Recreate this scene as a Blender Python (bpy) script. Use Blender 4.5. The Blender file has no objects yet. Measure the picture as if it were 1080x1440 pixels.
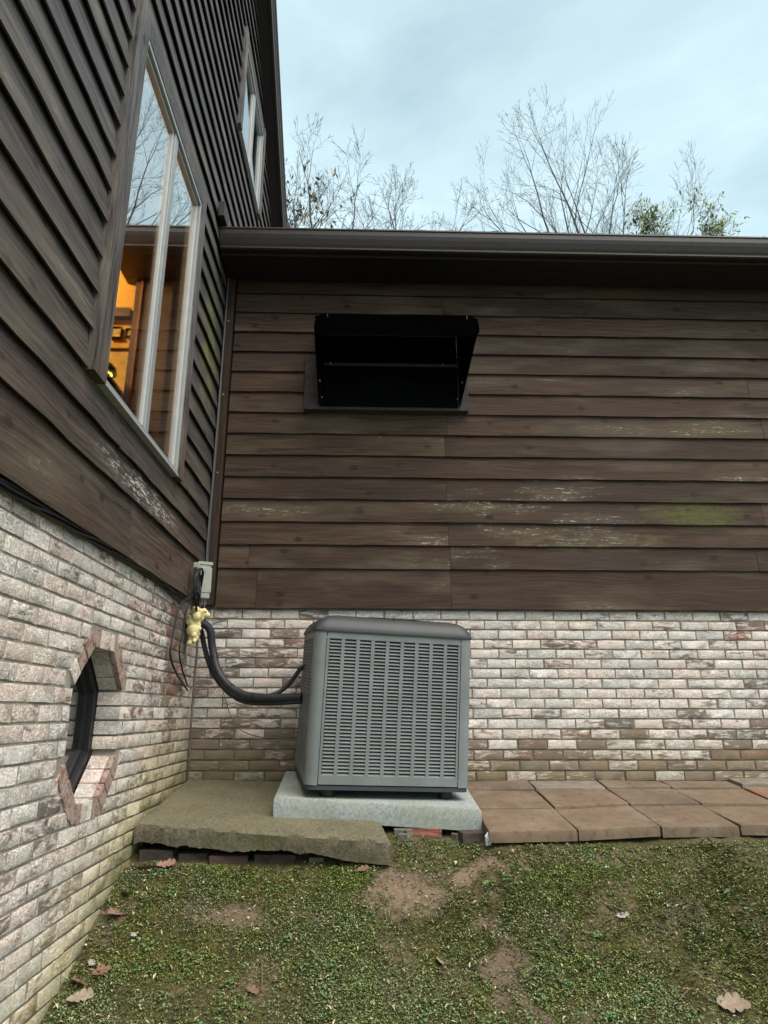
import bpy, bmesh, math, random
import numpy as np
from mathutils import Vector, Matrix, noise as mn
random.seed(7); np.random.seed(7)
R = math.radians
S = bpy.context.scene
COL = S.collection

# ------------------------------------------------------------------ camera, sky, sun, exposure
cam = bpy.data.objects.new('camera', bpy.data.cameras.new('camera')); COL.objects.link(cam)
cam.data.sensor_fit = 'VERTICAL'; cam.data.sensor_height = 36.0; cam.data.lens = 36.0*970/1440
cam.data.clip_start = 0.05; cam.data.clip_end = 600
cam.rotation_mode = 'QUATERNION'
_p, _y, _r = R(16.236), R(-1.543), R(0.0765)
cam.rotation_quaternion = (Matrix.Rotation(_y, 3, 'Z') @ Matrix.Rotation(R(90)+_p, 3, 'X') @ Matrix.Rotation(_r, 3, 'Z')).to_quaternion()
S.camera = cam

SUN_EL, SUN_AZ = 58.0, 138.0          # high, behind and to the right of the viewer, behind cloud
world = bpy.data.worlds.new('World'); S.world = world; world.use_nodes = True
wn = world.node_tree; wn.nodes.clear()
def wnode(t, **k):
    n = wn.nodes.new(t)
    for a, b in k.items(): setattr(n, a, b)
    return n
sky = wnode('ShaderNodeTexSky', sky_type='NISHITA', sun_disc=False, sun_elevation=R(SUN_EL), sun_rotation=R(SUN_AZ))
tc = wnode('ShaderNodeTexCoord')
mp = wnode('ShaderNodeMapping'); mp.inputs['Scale'].default_value = (1.0, 1.0, 2.6)
nz = wnode('ShaderNodeTexNoise'); nz.inputs['Scale'].default_value = 1.9; nz.inputs['Detail'].default_value = 5; nz.inputs['Roughness'].default_value = .52
nz.inputs['Distortion'].default_value = .5
rp = wnode('ShaderNodeValToRGB')
rp.color_ramp.elements[0].position = .33; rp.color_ramp.elements[0].color = (1.42, 1.97, 2.22, 1)
rp.color_ramp.elements[1].position = .66; rp.color_ramp.elements[1].color = (2.45, 3.16, 3.36, 1)
sep = wnode('ShaderNodeSeparateXYZ')
hz = wnode('ShaderNodeMapRange'); hz.inputs['From Min'].default_value = .30; hz.inputs['From Max'].default_value = .85
hz.inputs['To Min'].default_value = 1.3; hz.inputs['To Max'].default_value = .92
mul = wnode('ShaderNodeVectorMath', operation='SCALE')
mx = wnode('ShaderNodeMix', data_type='RGBA'); mx.inputs[0].default_value = .95
bg = wnode('ShaderNodeBackground'); bg.inputs['Strength'].default_value = .1
wo = wnode('ShaderNodeOutputWorld')
L = wn.links.new
L(tc.outputs['Generated'], mp.inputs['Vector']); L(mp.outputs['Vector'], nz.inputs['Vector']); L(nz.outputs['Fac'], rp.inputs['Fac'])
L(tc.outputs['Generated'], sep.inputs[0]); L(sep.outputs['Z'], hz.inputs['Value'])
L(rp.outputs['Color'], mul.inputs[0]); L(hz.outputs['Result'], mul.inputs['Scale'])
L(sky.outputs['Color'], mx.inputs[6]); L(mul.outputs['Vector'], mx.inputs[7])
L(mx.outputs[2], bg.inputs['Color']); L(bg.outputs['Background'], wo.inputs['Surface'])

sd = bpy.data.lights.new('sun', 'SUN'); sd.energy = 1.5; sd.angle = R(55); sd.color = (1.0, .88, .76)
sun = bpy.data.objects.new('sun', sd); COL.objects.link(sun)
_d = Vector((math.sin(R(SUN_AZ))*math.cos(R(SUN_EL)), math.cos(R(SUN_AZ))*math.cos(R(SUN_EL)), math.sin(R(SUN_EL))))
sun.rotation_euler = _d.to_track_quat('Z', 'Y').to_euler(); sun.location = _d*40

S.view_settings.view_transform = 'Standard'; S.view_settings.look = 'None'
S.view_settings.exposure = 1.75; S.view_settings.gamma = 1; S.view_settings.use_curve_mapping = False
S.cycles.max_bounces = 8; S.cycles.transparent_max_bounces = 12

# ------------------------------------------------------------------ node helpers and materials
class MT:
    def __init__(s, name):
        s.m = bpy.data.materials.new(name); s.m.use_nodes = True; s.t = s.m.node_tree
        s.b = s.t.nodes['Principled BSDF']; s.out = s.t.nodes['Material Output']
    def n(s, t, ins=None, **k):
        x = s.t.nodes.new(t)
        for a, b in k.items(): setattr(x, a, b)
        for a, b in (ins or {}).items(): s.put(x.inputs[a], b)
        return x
    def put(s, sock, v):
        if isinstance(v, bpy.types.NodeSocket): s.t.links.new(v, sock)
        else: sock.default_value = v
    def math(s, op, a, b=0.0, c=None, clamp=False):
        x = s.n('ShaderNodeMath', operation=op, use_clamp=clamp); s.put(x.inputs[0], a); s.put(x.inputs[1], b)
        if c is not None: s.put(x.inputs[2], c)
        return x.outputs[0]
    def vmul(s, v, xyz):
        x = s.n('ShaderNodeVectorMath', operation='MULTIPLY'); s.put(x.inputs[0], v); s.put(x.inputs[1], xyz); return x.outputs[0]
    def vadd(s, v, w):
        x = s.n('ShaderNodeVectorMath', operation='ADD'); s.put(x.inputs[0], v); s.put(x.inputs[1], w); return x.outputs[0]
    def noise(s, v, scale, detail=4, rough=.55, dist=0.0):
        return s.n('ShaderNodeTexNoise', {'Vector': v, 'Scale': scale, 'Detail': detail, 'Roughness': rough, 'Distortion': dist}).outputs['Fac']
    def ramp(s, f, stops, interp='LINEAR'):
        x = s.n('ShaderNodeValToRGB', {'Fac': f}); cr = x.color_ramp; cr.interpolation = interp
        while len(cr.elements) < len(stops): cr.elements.new(.5)
        for e, (p, c) in zip(cr.elements, stops):
            e.position = p; e.color = (*c, 1) if not isinstance(c, (int, float)) else (c, c, c, 1)
        return x.outputs['Color']
    def rng(s, v, a, b, c=0.0, d=1.0):
        return s.n('ShaderNodeMapRange', {'Value': v, 'From Min': a, 'From Max': b, 'To Min': c, 'To Max': d}).outputs['Result']
    def mix(s, f, a, b, mode='MIX'):
        x = s.n('ShaderNodeMix', data_type='RGBA', blend_type=mode); s.put(x.inputs[0], f)
        for i, v in ((6, a), (7, b)): s.put(x.inputs[i], (*v, 1) if isinstance(v, tuple) and len(v) == 3 else v)
        return x.outputs[2]
    def bump(s, h, strength=.5, dist=.004):
        x = s.n('ShaderNodeBump', {'Height': h, 'Strength': strength, 'Distance': dist}); s.put(s.b.inputs['Normal'], x.outputs['Normal'])
    def pos(s): return s.n('ShaderNodeNewGeometry').outputs['Position']
    def isl(s): return s.n('ShaderNodeNewGeometry').outputs['Random Per Island']
    def obj(s): return s.n('ShaderNodeTexCoord').outputs['Object']
    def rnd(s): return s.n('ShaderNodeObjectInfo').outputs['Random']
    def xyz(s, v):
        x = s.n('ShaderNodeSeparateXYZ', {0: v}); return x.outputs
    def fin(s, col=None, rough=.7, spec=None, metal=0.0):
        if col is not None: s.put(s.b.inputs['Base Color'], (*col, 1) if isinstance(col, tuple) and len(col) == 3 else col)
        s.put(s.b.inputs['Roughness'], rough); s.b.inputs['Metallic'].default_value = metal
        if spec is not None: s.put(s.b.inputs['Specular IOR Level'], spec)
        return s.m
    def blob(s, p, c, r):            # soft ellipsoid mask of a stain at c with radii r
        d = s.vadd(p, tuple(-v for v in c)); d = s.vmul(d, tuple(1/v for v in r))
        ln = s.n('ShaderNodeVectorMath', operation='LENGTH'); s.put(ln.inputs[0], d)
        return s.rng(ln.outputs['Value'], 1.0, .45)

def ground_h_nodes(m, p):            # height above the sloping lawn (for splash and algae growth)
    x, y, z = m.xyz(p)
    g = m.math('MINIMUM', m.math('MULTIPLY_ADD', y, .6, -2.9), -.45)
    return m.math('SUBTRACT', z, g)

def brick_mat(name, left):
    m = MT(name); p = m.pos()
    rnd = m.math('FRACT', m.math('ADD', m.rnd(), m.isl()))
    r2 = m.math('FRACT', m.math('MULTIPLY', rnd, 37.17)); r3 = m.math('FRACT', m.math('MULTIPLY', rnd, 91.7)); r4 = m.math('FRACT', m.math('MULTIPLY', rnd, 217.3))
    off = m.n('ShaderNodeCombineXYZ', {0: m.math('MULTIPLY', rnd, 37.0), 1: m.math('MULTIPLY', r2, 23.0), 2: m.math('MULTIPLY', r3, 51.0)}).outputs[0]
    q = m.vadd(p, off)
    qs = m.vmul(q, (1.0, .5, 1.5) if left else (.42, 1.0, 1.7))
    body = m.ramp(rnd, [(0, (.20, .155, .12)), (.25, (.28, .225, .185)), (.45, (.20, .185, .165)), (.62, (.31, .26, .22)), (.88, (.27, .205, .165)), (.97, (.30, .18, .14)), (1, (.33, .15, .105))])
    if left: body = m.mix(m.rng(r3, .55, .8), body, m.mix(m.noise(q, 20, 4), (.24, .12, .09), (.40, .22, .17)))
    fine = m.noise(q, 150, 4, .7)
    body = m.mix(m.math('MULTIPLY', fine, .8), body, m.mix(.5, body, (.05, .04, .035)), 'MIX')
    wash = m.ramp(r2, [(0, (.84, .68, .60)), (.25, (.88, .80, .73)), (.42, (.66, .65, .61)), (.56, (.90, .86, .80)), (.72, (.58, .585, .56)), (.84, (.87, .80, .71)), (1, (.84, .67, .58))])
    stn = m.noise(m.vmul(q, (1, .35, 1.5) if left else (.35, 1, 1.5)), 34, 6, .68, .4)
    wash = m.mix(m.rng(stn, .32, .66), m.mix(.30, wash, (.42, .36, .31)), m.mix(.25, wash, (.92, .88, .83)))
    wash = m.mix(m.math('MULTIPLY', m.rng(m.noise(q, 9, 3), .42, .62), .35), wash, (.62, .60, .56))
    sq = m.noise(m.vmul(q, (1, .7, 1.1) if left else (.5, 1, 1.3)), 62, 4, .62, 1.6)
    ln_ = m.math('ABSOLUTE', m.math('SUBTRACT', sq, .47)); line = m.rng(ln_, .045, .012)
    wash = m.mix(m.math('MULTIPLY', line, m.rng(r4, .1, .9, .15, .7)), wash, (.24, .20, .17))
    wash = m.mix(m.math('MULTIPLY', m.rng(sq, .54, .62), .55), wash, (.86, .83, .78))
    cov = m.noise(qs, 24, 8, .68, .6)
    big = m.noise(p, 1.1, 3, .5)
    if left:
        t = m.math('ADD', cov, m.math('MULTIPLY', m.math('SUBTRACT', r3, .22), .22))
        t = m.math('ADD', t, m.math('MULTIPLY', m.math('SUBTRACT', big, .45), .45))
        # wash is gone beneath the box and cable coil, where the bare red shows
        drip = m.blob(p, (-1.185, 4.45, .35), (.3, .33, .55))
        t = m.math('SUBTRACT', t, m.math('MULTIPLY', drip, .20))
    else:
        t = m.math('ADD', cov, m.math('MULTIPLY', m.math('SUBTRACT', r3, .16), .34))
        t = m.math('ADD', t, m.math('MULTIPLY', m.math('SUBTRACT', big, .47), .5))
        x, y, z = m.xyz(p)
        low = m.rng(m.math('ADD', z, m.math('MULTIPLY', m.noise(p, 2.2, 3), .5)), .35, -.15)
        t = m.math('SUBTRACT', t, m.math('MULTIPLY', low, .26))
        corner = m.rng(m.math('ADD', x, m.math('MULTIPLY', m.noise(p, 3, 3), .4)), .1, -.7)
        t = m.math('SUBTRACT', t, m.math('MULTIPLY', m.math('MULTIPLY', corner, m.rng(z, .75, .2)), .10))
    wash = m.mix(.30 if left else .1, wash, m.mix(1.0, wash, (1.0, .92, .89), 'MULTIPLY'))
    f = m.rng(t, .40, .52)
    col = m.mix(f, body, wash)
    rb = m.math('MULTIPLY', m.rng(m.noise(q, 13, 6, .65, .5), .57, .66), m.rng(m.noise(q, 70, 4, .7), .35, .6, .2, 1.0)); col = m.mix(m.math('MULTIPLY', rb, .7 if left else .45), col, (.40, .20, .145))
    # soot and lichen speckle
    sp = m.rng(m.noise(q, 75, 5, .75), .57, .66)
    col = m.mix(m.math('MULTIPLY', sp, .3), col, (.15, .135, .12))
    # algae near the ground
    h = ground_h_nodes(m, p)
    hh = m.math('ADD', h, m.math('MULTIPLY', m.math('SUBTRACT', m.noise(p, 3.0, 4), .5), .5))
    if left:
        al = m.rng(hh, .50, .03); col = m.mix(m.math('MULTIPLY', al, .9), col, m.mix(.55, col, (.56, .50, .20)))
        al2 = m.rng(hh, .10, -.06); col = m.mix(m.math('MULTIPLY', al2, .55), col, (.10, .10, .03))
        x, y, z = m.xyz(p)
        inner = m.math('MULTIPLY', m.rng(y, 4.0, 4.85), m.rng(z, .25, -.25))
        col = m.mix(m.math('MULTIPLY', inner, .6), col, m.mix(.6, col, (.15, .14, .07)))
    else:
        al = m.rng(hh, .42, .0); col = m.mix(m.math('MULTIPLY', al, .8), col, m.mix(.5, col, (.36, .27, .12)))
        x, y, z = m.xyz(p)
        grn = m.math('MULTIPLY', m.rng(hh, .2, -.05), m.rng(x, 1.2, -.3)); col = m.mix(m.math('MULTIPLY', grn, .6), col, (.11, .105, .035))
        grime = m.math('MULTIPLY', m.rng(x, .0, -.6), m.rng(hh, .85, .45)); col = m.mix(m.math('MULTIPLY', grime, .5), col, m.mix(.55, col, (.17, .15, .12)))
    hgt = m.math('ADD', m.math('ADD', m.math('MULTIPLY', f, .5), m.math('MULTIPLY', line, -.5)), m.math('ADD', m.noise(qs, 55, 6, .7), m.math('MULTIPLY', fine, .35)))
    m.bump(hgt, .8, .0042 if left else .0035)
    return m.fin(col, .88, .25)

def wood_mat(name, gy=0.0, red=0.0, rnd_off=0.0, wear=1.0, side='back', tone=1.0, upright=False):
    m = MT(name); o = m.obj()
    if upright: xx, yy, zz = m.xyz(o); o = m.n('ShaderNodeCombineXYZ', {0: zz, 1: xx, 2: yy}).outputs[0]
    p = m.pos(); r = m.rnd()
    r2 = m.math('FRACT', m.math('MULTIPLY', r, 53.3))
    off = m.n('ShaderNodeCombineXYZ', {0: m.math('MULTIPLY', r, 41.0), 1: m.math('MULTIPLY', r2, 17.0), 2: m.math('MULTIPLY', r, 29.0)}).outputs[0]
    q = m.vadd(o, off)
    warp = m.n('ShaderNodeTexNoise', {'Vector': m.vmul(q, (1.4, 4, 4)), 'Scale': 1.0, 'Detail': 2.0})
    qw = m.vadd(q, m.vmul(m.n('ShaderNodeVectorMath', {0: warp.outputs['Color'], 1: (.5, .5, .5)}, operation='SUBTRACT').outputs[0], (0, .0, .09)))
    grain = m.math('MULTIPLY_ADD', m.math('SUBTRACT', m.noise(m.vmul(qw, (2.6, 55, 75)), 1.0, 9, .74), .5), 1.35, .5)
    band = m.noise(m.vmul(qw, (.8, 10, 14)), 1.0, 3, .5)
    a = m.mix(red, (.018, .0115, .0082), (.019, .0105, .0078)); b = m.mix(red, (.104, .069, .047), (.106, .062, .041))
    base = m.mix(m.rng(grain, .3, .7), a, b)
    base = m.mix(m.math('MULTIPLY', m.rng(band, .35, .7), .5), base, m.mix(.5, base, (.15, .100, .064)))
    base = m.mix(m.math('MULTIPLY', m.rng(m.math('ADD', r2, m.math('MULTIPLY', m.noise(p, .7, 2), .5)), .3, 1.3), .75), base, m.mix(.65, base, (.024, .018, .0165)))
    if gy > 0:                        # grey rising with height: sky sheen painted into the colour, plus some weathering
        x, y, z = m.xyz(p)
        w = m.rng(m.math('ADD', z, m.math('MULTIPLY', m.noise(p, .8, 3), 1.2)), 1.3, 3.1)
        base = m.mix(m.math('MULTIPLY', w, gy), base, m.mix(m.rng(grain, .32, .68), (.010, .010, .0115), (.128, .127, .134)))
    # knots
    vo = m.n('ShaderNodeTexVoronoi', {'Vector': m.vmul(q, (4.2, .4, 7.0)), 'Scale': 1.0, 'Randomness': 1.0})
    kc = m.rng(vo.outputs['Distance'], .10, .04)
    kn = m.rng(m.math('ADD', vo.outputs['Distance'], m.math('MULTIPLY', grain, .08)), .215, .12)
    base = m.mix(m.math('MULTIPLY', kn, .75), base, (.013, .009, .007)); base = m.mix(m.math('MULTIPLY', kc, .6), base, (.045, .026, .017))
    # flaked paler streaks where the stain has worn through
    wn_ = m.noise(m.vmul(q, (6, 40, 75)), 1.0, 5, .7)
    wm = m.noise(m.vmul(q, (1.1, 3, 5)), 1.0, 3, .55)
    wl = m.noise(m.vmul(q, (26, 60, 110)), 1.0, 5, .75)
    wt = m.math('ADD', wn_, m.math('MULTIPLY', m.math('SUBTRACT', wl, .5), .9))
    wf = m.math('MULTIPLY', m.rng(wt, .58, .66), m.rng(wm, .64, .72))
    base = m.mix(m.math('MULTIPLY', m.math('MULTIPLY', wf, .8), wear), base, (.50, .45, .37))
    hal = m.rng(wm, .50, .68); base = m.mix(m.math('MULTIPLY', hal, .45*min(wear, 1)), base, m.mix(.5, base, (.24, .20, .14)))
    ck = m.rng(m.noise(m.vmul(q, (3.2, 70, 150)), 1.0, 3, .6), .66, .72)
    base = m.mix(m.math('MULTIPLY', ck, .7), base, (.02, .016, .014))
    if side == 'back':
        n_ = m.noise(m.vmul(p, (5, 1, 22)), 1.0, 4, .6)
        g = m.math('MULTIPLY', m.blob(p, (2.48, 4.92, 1.44), (.42, .6, .15)), m.math('MULTIPLY', m.rng(n_, .34, .50), m.rng(m.noise(m.vmul(p, (30, 1, 40)), 1.0, 4, .7), .35, .55, .35, 1.0)))
        g2 = m.math('MULTIPLY', m.blob(p, (1.65, 4.92, 1.23), (.8, .5, .12)), m.rng(n_, .46, .66))
        base = m.mix(m.math('MULTIPLY', g, m.rng(grain, .2, .7, .35, .85)), base, (.105, .115, .03)); base = m.mix(m.math('MULTIPLY', g2, .5), base, (.20, .19, .085))
        pl = m.math('MULTIPLY', m.blob(p, (1.25, 4.92, 1.35), (1.15, .5, .55)), m.math('MULTIPLY', m.rng(wt, .60, .68), m.rng(wm, .50, .60))); base = m.mix(m.math('MULTIPLY', pl, .8), base, (.55, .50, .41))
        # the board that a patch of stain repaired: a darker, greyer rectangle
        dk = m.math('MULTIPLY', m.blob(p, (1.95, 4.92, 1.5), (.75, .5, .9)), m.rng(m.noise(p, 1.6, 2), .42, .6)); base = m.mix(m.math('MULTIPLY', dk, .4), base, (.062, .053, .052))
    elif side == 'left':
        n_ = m.noise(m.vmul(p, (1, 5, 9)), 1.0, 4, .6)
        g = m.math('MULTIPLY', m.blob(p, (-1.14, 4.52, 2.55), (.5, .30, .62)), m.rng(n_, .36, .6))
        base = m.mix(m.math('MULTIPLY', g, .75), base, (.16, .17, .055))
        pl = m.math('MULTIPLY', m.blob(p, (-1.14, 3.45, 1.10), (.5, .75, .10)), m.rng(wt, .54, .62)); base = m.mix(m.math('MULTIPLY', pl, .85), base, (.62, .58, .53))
    if tone != 1.0: base = m.mix(1.0, base, (tone, tone, tone), 'MULTIPLY')
    m.bump(m.math('ADD', grain, m.math('MULTIPLY', wn_, .4)), .6, .003)
    return m.fin(base, m.rng(grain, .3, .7, .62, .82), .3 if side == 'left' else .16)

def plain(name, col, rough=.6, metal=0.0, spec=None, var=.12, scale=12, bump=0.0, bdist=.002):
    m = MT(name); p = m.pos(); n_ = m.noise(p, scale, 5, .6)
    c = m.mix(m.rng(n_, .3, .7), tuple(v*(1-var) for v in col), tuple(min(v*(1+var), 1) for v in col))
    if bump: m.bump(m.noise(p, scale*8, 4, .65), bump, bdist)
    return m.fin(c, rough, spec, metal)

def concrete(name, c0, c1, moss, moss_amt, pit=.5, topc=None):
    m = MT(name); p = m.pos()
    n1 = m.noise(p, 4, 5, .6); n2 = m.noise(p, 60, 5, .7); n3 = m.noise(p, 3.2, 4, .6, .4)
    c = m.mix(m.rng(n1, .3, .7), c0, c1)
    c = m.mix(m.math('MULTIPLY', m.rng(n2, .48, .7), .55), c, tuple(v*1.7 for v in c1))
    c = m.mix(m.math('MULTIPLY', m.rng(n2, .47, .3), .6), c, tuple(v*.45 for v in c0))
    vo = m.n('ShaderNodeTexVoronoi', {'Vector': p, 'Scale': 70.0})
    c = m.mix(m.math('MULTIPLY', m.rng(vo.outputs['Distance'], .28, .15), m.math('MULTIPLY', m.rng(n1, .45, .6), .5)), c, (.5, .46, .33))
    if moss_amt: c = m.mix(m.math('MULTIPLY', m.rng(m.math('ADD', n3, m.math('MULTIPLY', n2, .3)), .52, .78), moss_amt), c, moss)
    if topc:                             # growth on the upward faces only
        nz_ = m.xyz(m.n('ShaderNodeNewGeometry').outputs['Normal'])[2]
        c = m.mix(m.math('MULTIPLY', m.rng(nz_, .45, .8), m.rng(m.math('ADD', n1, m.math('MULTIPLY', n2, .5)), .45, .95, .35, 1.0)), c, m.mix(m.rng(n2, .3, .7), tuple(v*.6 for v in topc), tuple(v*1.25 for v in topc)))
    m.bump(m.math('ADD', n2, m.math('MULTIPLY', n1, 1.5)), pit, .006)
    return m.fin(c, .92, .2)

M = {}
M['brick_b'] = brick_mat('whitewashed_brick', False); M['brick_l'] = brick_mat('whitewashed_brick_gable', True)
_m = MT('red_brick'); _q = _m.vadd(_m.pos(), _m.vmul(_m.n('ShaderNodeCombineXYZ', {0: _m.rnd(), 1: _m.rnd(), 2: _m.rnd()}).outputs[0], (37, 21, 9)))
_c = _m.mix(_m.rnd(), (.25, .125, .09), (.33, .18, .14))
_c = _m.mix(_m.math('MULTIPLY', _m.rng(_m.noise(_q, 30, 7, .7, .8), .40, .54), .78), _c, (.55, .46, .41)); _c = _m.mix(_m.math('MULTIPLY', _m.noise(_q, 110, 4, .7), .6), _c, (.08, .05, .04))
_m.bump(_m.noise(_q, 60, 6, .7), .8, .006); M['brick_red'] = _m.fin(_c, .9, .2)
M['brick_gry'] = plain('surround_brick', (.36, .27, .24), .9, var=.45, scale=26, bump=.8, bdist=.005, spec=.2)
for _nm, _a, _b in (('mortar', (.17, .15, .13), (.33, .295, .25)), ('mortar_l', (.22, .195, .17), (.40, .36, .31))):
  _m = MT(_nm); _p = _m.pos(); _h = ground_h_nodes(_m, _p)
  _c = _m.mix(_m.rng(_m.noise(_p, 9, 5), .3, .7), _a, _b); _c = _m.mix(_m.math('MULTIPLY', _m.rng(_h, .5, 0), .7), _c, (.055, .05, .02))
  _m.bump(_m.noise(_p, 120, 4, .7), .8, .004); M[_nm] = _m.fin(_c, .95, .1)
M['wood_b'] = wood_mat('stained_siding', 0, .35, side='back'); M['wood_l'] = wood_mat('weathered_sheen_siding', .85, .1, side='left', wear=1.1)
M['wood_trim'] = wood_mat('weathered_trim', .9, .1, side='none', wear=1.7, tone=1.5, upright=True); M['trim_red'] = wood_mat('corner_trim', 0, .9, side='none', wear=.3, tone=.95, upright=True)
M['soffit'] = plain('soffit_paint', (.012, .010, .011), .8); M['gutter'] = plain('gutter_brown', (.036, .028, .027), .38, spec=.5)
M['rake'] = plain('rake_black', (.018, .015, .015), .7); M['drip'] = plain('drip_edge', (.42, .42, .44), .35, metal=.6)
M['shingle'] = plain('shingle', (.16, .145, .14), .95, var=.5, scale=60, bump=1, bdist=.006)
M['dark'] = plain('sheathing', (.02, .017, .015), .9)
M['black'] = plain('black_metal', (.0022, .0024, .0034), .7, spec=.04, var=.3); M['blackpl'] = plain('black_plastic', (.014, .015, .017), .45, var=.25)
M['hoodboard'] = plain('painted_board', (.060, .054, .054), .85, spec=.1, var=.3, scale=30, bump=.4)
M['steel'] = plain('galvanised_screw', (.35, .35, .34), .45, metal=.7)
M['alu'] = plain('window_frame_paint', (.27, .285, .285), .42, var=.08); M['aluw'] = plain('window_frame_white', (.38, .40, .405), .4, var=.08)
M['bronze'] = plain('dark_window_frame', (.012, .012, .014), .5, var=.25)
M['acgrey'] = plain('cabinet_paint', (.175, .194, .197), .5, var=.13, scale=7); M['accap'] = plain('cap_plastic', (.031, .037, .042), .55, var=.1, scale=6)
M['coil'] = plain('condenser_coil', (.072, .083, .09), .5, var=.3, scale=40, metal=.3)
M['pad'] = concrete('equipment_pad', (.235, .265, .272), (.30, .335, .34), (.24, .26, .15), .45, .2)
M['slab'] = concrete('mossy_concrete', (.075, .066, .052), (.15, .132, .10), (.085, .088, .034), .65, 1.0, (.165, .157, .102))
_m = MT('paver'); _p = _m.pos(); _r = _m.rnd()
_c = _m.ramp(_r, [(0, (.165, .115, .074)), (.3, (.225, .152, .093)), (.55, (.145, .11, .08)), (.75, (.235, .152, .088)), (1, (.185, .138, .096))])
_c = _m.mix(_m.rng(_m.noise(_p, 5, 5, .6), .35, .7), _m.mix(.4, _c, (.10, .075, .06)), _m.mix(.25, _c, (.34, .28, .215)))
_c = _m.mix(_m.rng(_m.noise(_p, 2.6, 6, .7, .6), .50, .66), _c, _m.mix(.55, _c, (.30, .26, .21))); _c = _m.mix(_m.math('MULTIPLY', _m.rng(_m.noise(_p, 24, 6, .75), .52, .64), .55), _c, (.055, .045, .034)); _c = _m.mix(_m.math('MULTIPLY', _m.noise(_p, 130, 4, .75), .6), _c, (.09, .068, .05))
_m.bump(_m.math('ADD', _m.noise(_p, 160, 4, .7), _m.noise(_p, 9, 3)), .4, .003); M['paver'] = _m.fin(_c, .85, .25)
M['paver_g'] = plain('pale_paver', (.20, .178, .15), .88, var=.25, scale=14, bump=.4, spec=.2); M['paver_o'] = plain('orange_paver', (.22, .135, .085), .88, var=.25, scale=10, bump=.4, spec=.2)
M['foam'] = plain('spray_foam', (.74, .65, .33), .75, var=.15, scale=20, bump=.3); M['boxgrey'] = plain('utility_box_grey', (.34, .355, .31), .5, var=.15, scale=14)
M['pipe'] = plain('pipe_insulation', (.018, .021, .026), .55, var=.3, scale=30, bump=.3); M['tape'] = plain('white_tape', (.25, .26, .27), .5)
M['cable'] = plain('black_cable', (.012, .012, .013), .5); M['greycable'] = plain('grey_cable', (.09, .085, .08), .6)
M['bark'] = plain('bark', (.075, .068, .06), .95, var=.3, scale=8); M['bark_l'] = plain('pale_bark', (.10, .092, .078), .95, var=.3, scale=8)
_m = MT('evergreen_leaf'); _c = _m.mix(_m.isl(), (.12, .155, .05), (.30, .34, .12)); M['evleaf'] = _m.fin(_c, .7, .3)
M['deadleaf'] = plain('dead_leaf', (.12, .10, .055), .8, var=.3)
_m = MT('weed_leaf'); _i = _m.isl(); _p = _m.pos(); _k = _m.rng(_m.noise(_p, 2.3, 3), .38, .62)
_c = _m.ramp(_i, [(0, (.045, .066, .028)), (.3, (.105, .145, .062)), (.6, (.175, .225, .10)), (.85, (.245, .30, .15)), (1, (.35, .40, .24))])
_c2 = _m.ramp(_i, [(0, (.045, .070, .016)), (.4, (.12, .175, .040)), (.75, (.20, .265, .062)), (1, (.30, .36, .11))])
M['weed'] = _m.fin(_m.mix(_k, _c, _c2), .5, .45)
_m = MT('grass_blade'); _c = _m.ramp(_m.isl(), [(0, (.085, .115, .03)), (.4, (.15, .17, .05)), (.65, (.24, .23, .09)), (.85, (.40, .34, .18)), (1, (.52, .45, .27))]); M['grass'] = _m.fin(_c, .7, .3)
_m = MT('moss'); _c = _m.ramp(_m.isl(), [(0, (.075, .080, .022)), (.5, (.145, .15, .032)), (1, (.22, .21, .05))]); M['moss'] = _m.fin(_c, .95, .1)
_m = MT('leaf_litter'); _c = _m.ramp(_m.isl(), [(0, (.10, .065, .045)), (.35, (.20, .14, .09)), (.55, (.42, .34, .20)), (.8, (.60, .54, .38)), (1, (.16, .085, .06))]); M['litter'] = _m.fin(_c, .75, .25)
def leafmat(name, col):
    m = MT(name); o = m.obj(); n_ = m.noise(o, 60, 4, .6); return m.fin(m.mix(m.rng(n_, .3, .7), tuple(v*.7 for v in col), tuple(v*1.2 for v in col)), .7, .3)
M['leaf_pink'] = leafmat('oak_leaf_pink', (.25, .145, .12)); M['leaf_tan'] = leafmat('oak_leaf_tan', (.27, .215, .16)); M['leaf_brown'] = leafmat('oak_leaf_brown', (.17, .10, .065)); M['leaf_grey'] = leafmat('leaf_grey', (.34, .32, .29))
_m = MT('lawn_soil'); _p = _m.pos(); _at = _m.n('ShaderNodeAttribute', attribute_name='bare').outputs['Fac']; _am = _m.n('ShaderNodeAttribute', attribute_name='sand').outputs['Fac']
_n1 = _m.noise(_p, 7, 6, .62); _n2 = _m.noise(_p, 55, 8, .78); _n3 = _m.noise(_p, 230, 4, .75)
_soil = _m.mix(_m.rng(_n2, .3, .7), (.12, .09, .065), (.27, .21, .155)); _soil = _m.mix(_am, _soil, _m.mix(_m.rng(_n2, .35, .65), (.19, .14, .098), (.32, .245, .17)))
_moss = _m.mix(_m.rng(_n1, .35, .65), (.07, .066, .034), (.165, .155, .055)); _moss = _m.mix(_m.rng(_n3, .45, .6), _moss, (.055, .045, .028)); _moss = _m.mix(_m.math('MULTIPLY', _m.rng(_n2, .52, .62), .6), _moss, (.21, .20, .085)); _moss = _m.mix(_m.math('MULTIPLY', _m.rng(_n2, .46, .38), .7), _moss, (.045, .036, .024))
_c = _m.mix(_m.rng(_m.math('ADD', _at, _m.math('MULTIPLY', _m.math('SUBTRACT', _n2, .5), .9)), .25, .6), _moss, _soil)
_m.bump(_m.math('ADD', _n2, _m.math('MULTIPLY', _n3, .5)), 1.0, .014); M['soil'] = _m.fin(_c, .97, .1)
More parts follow.
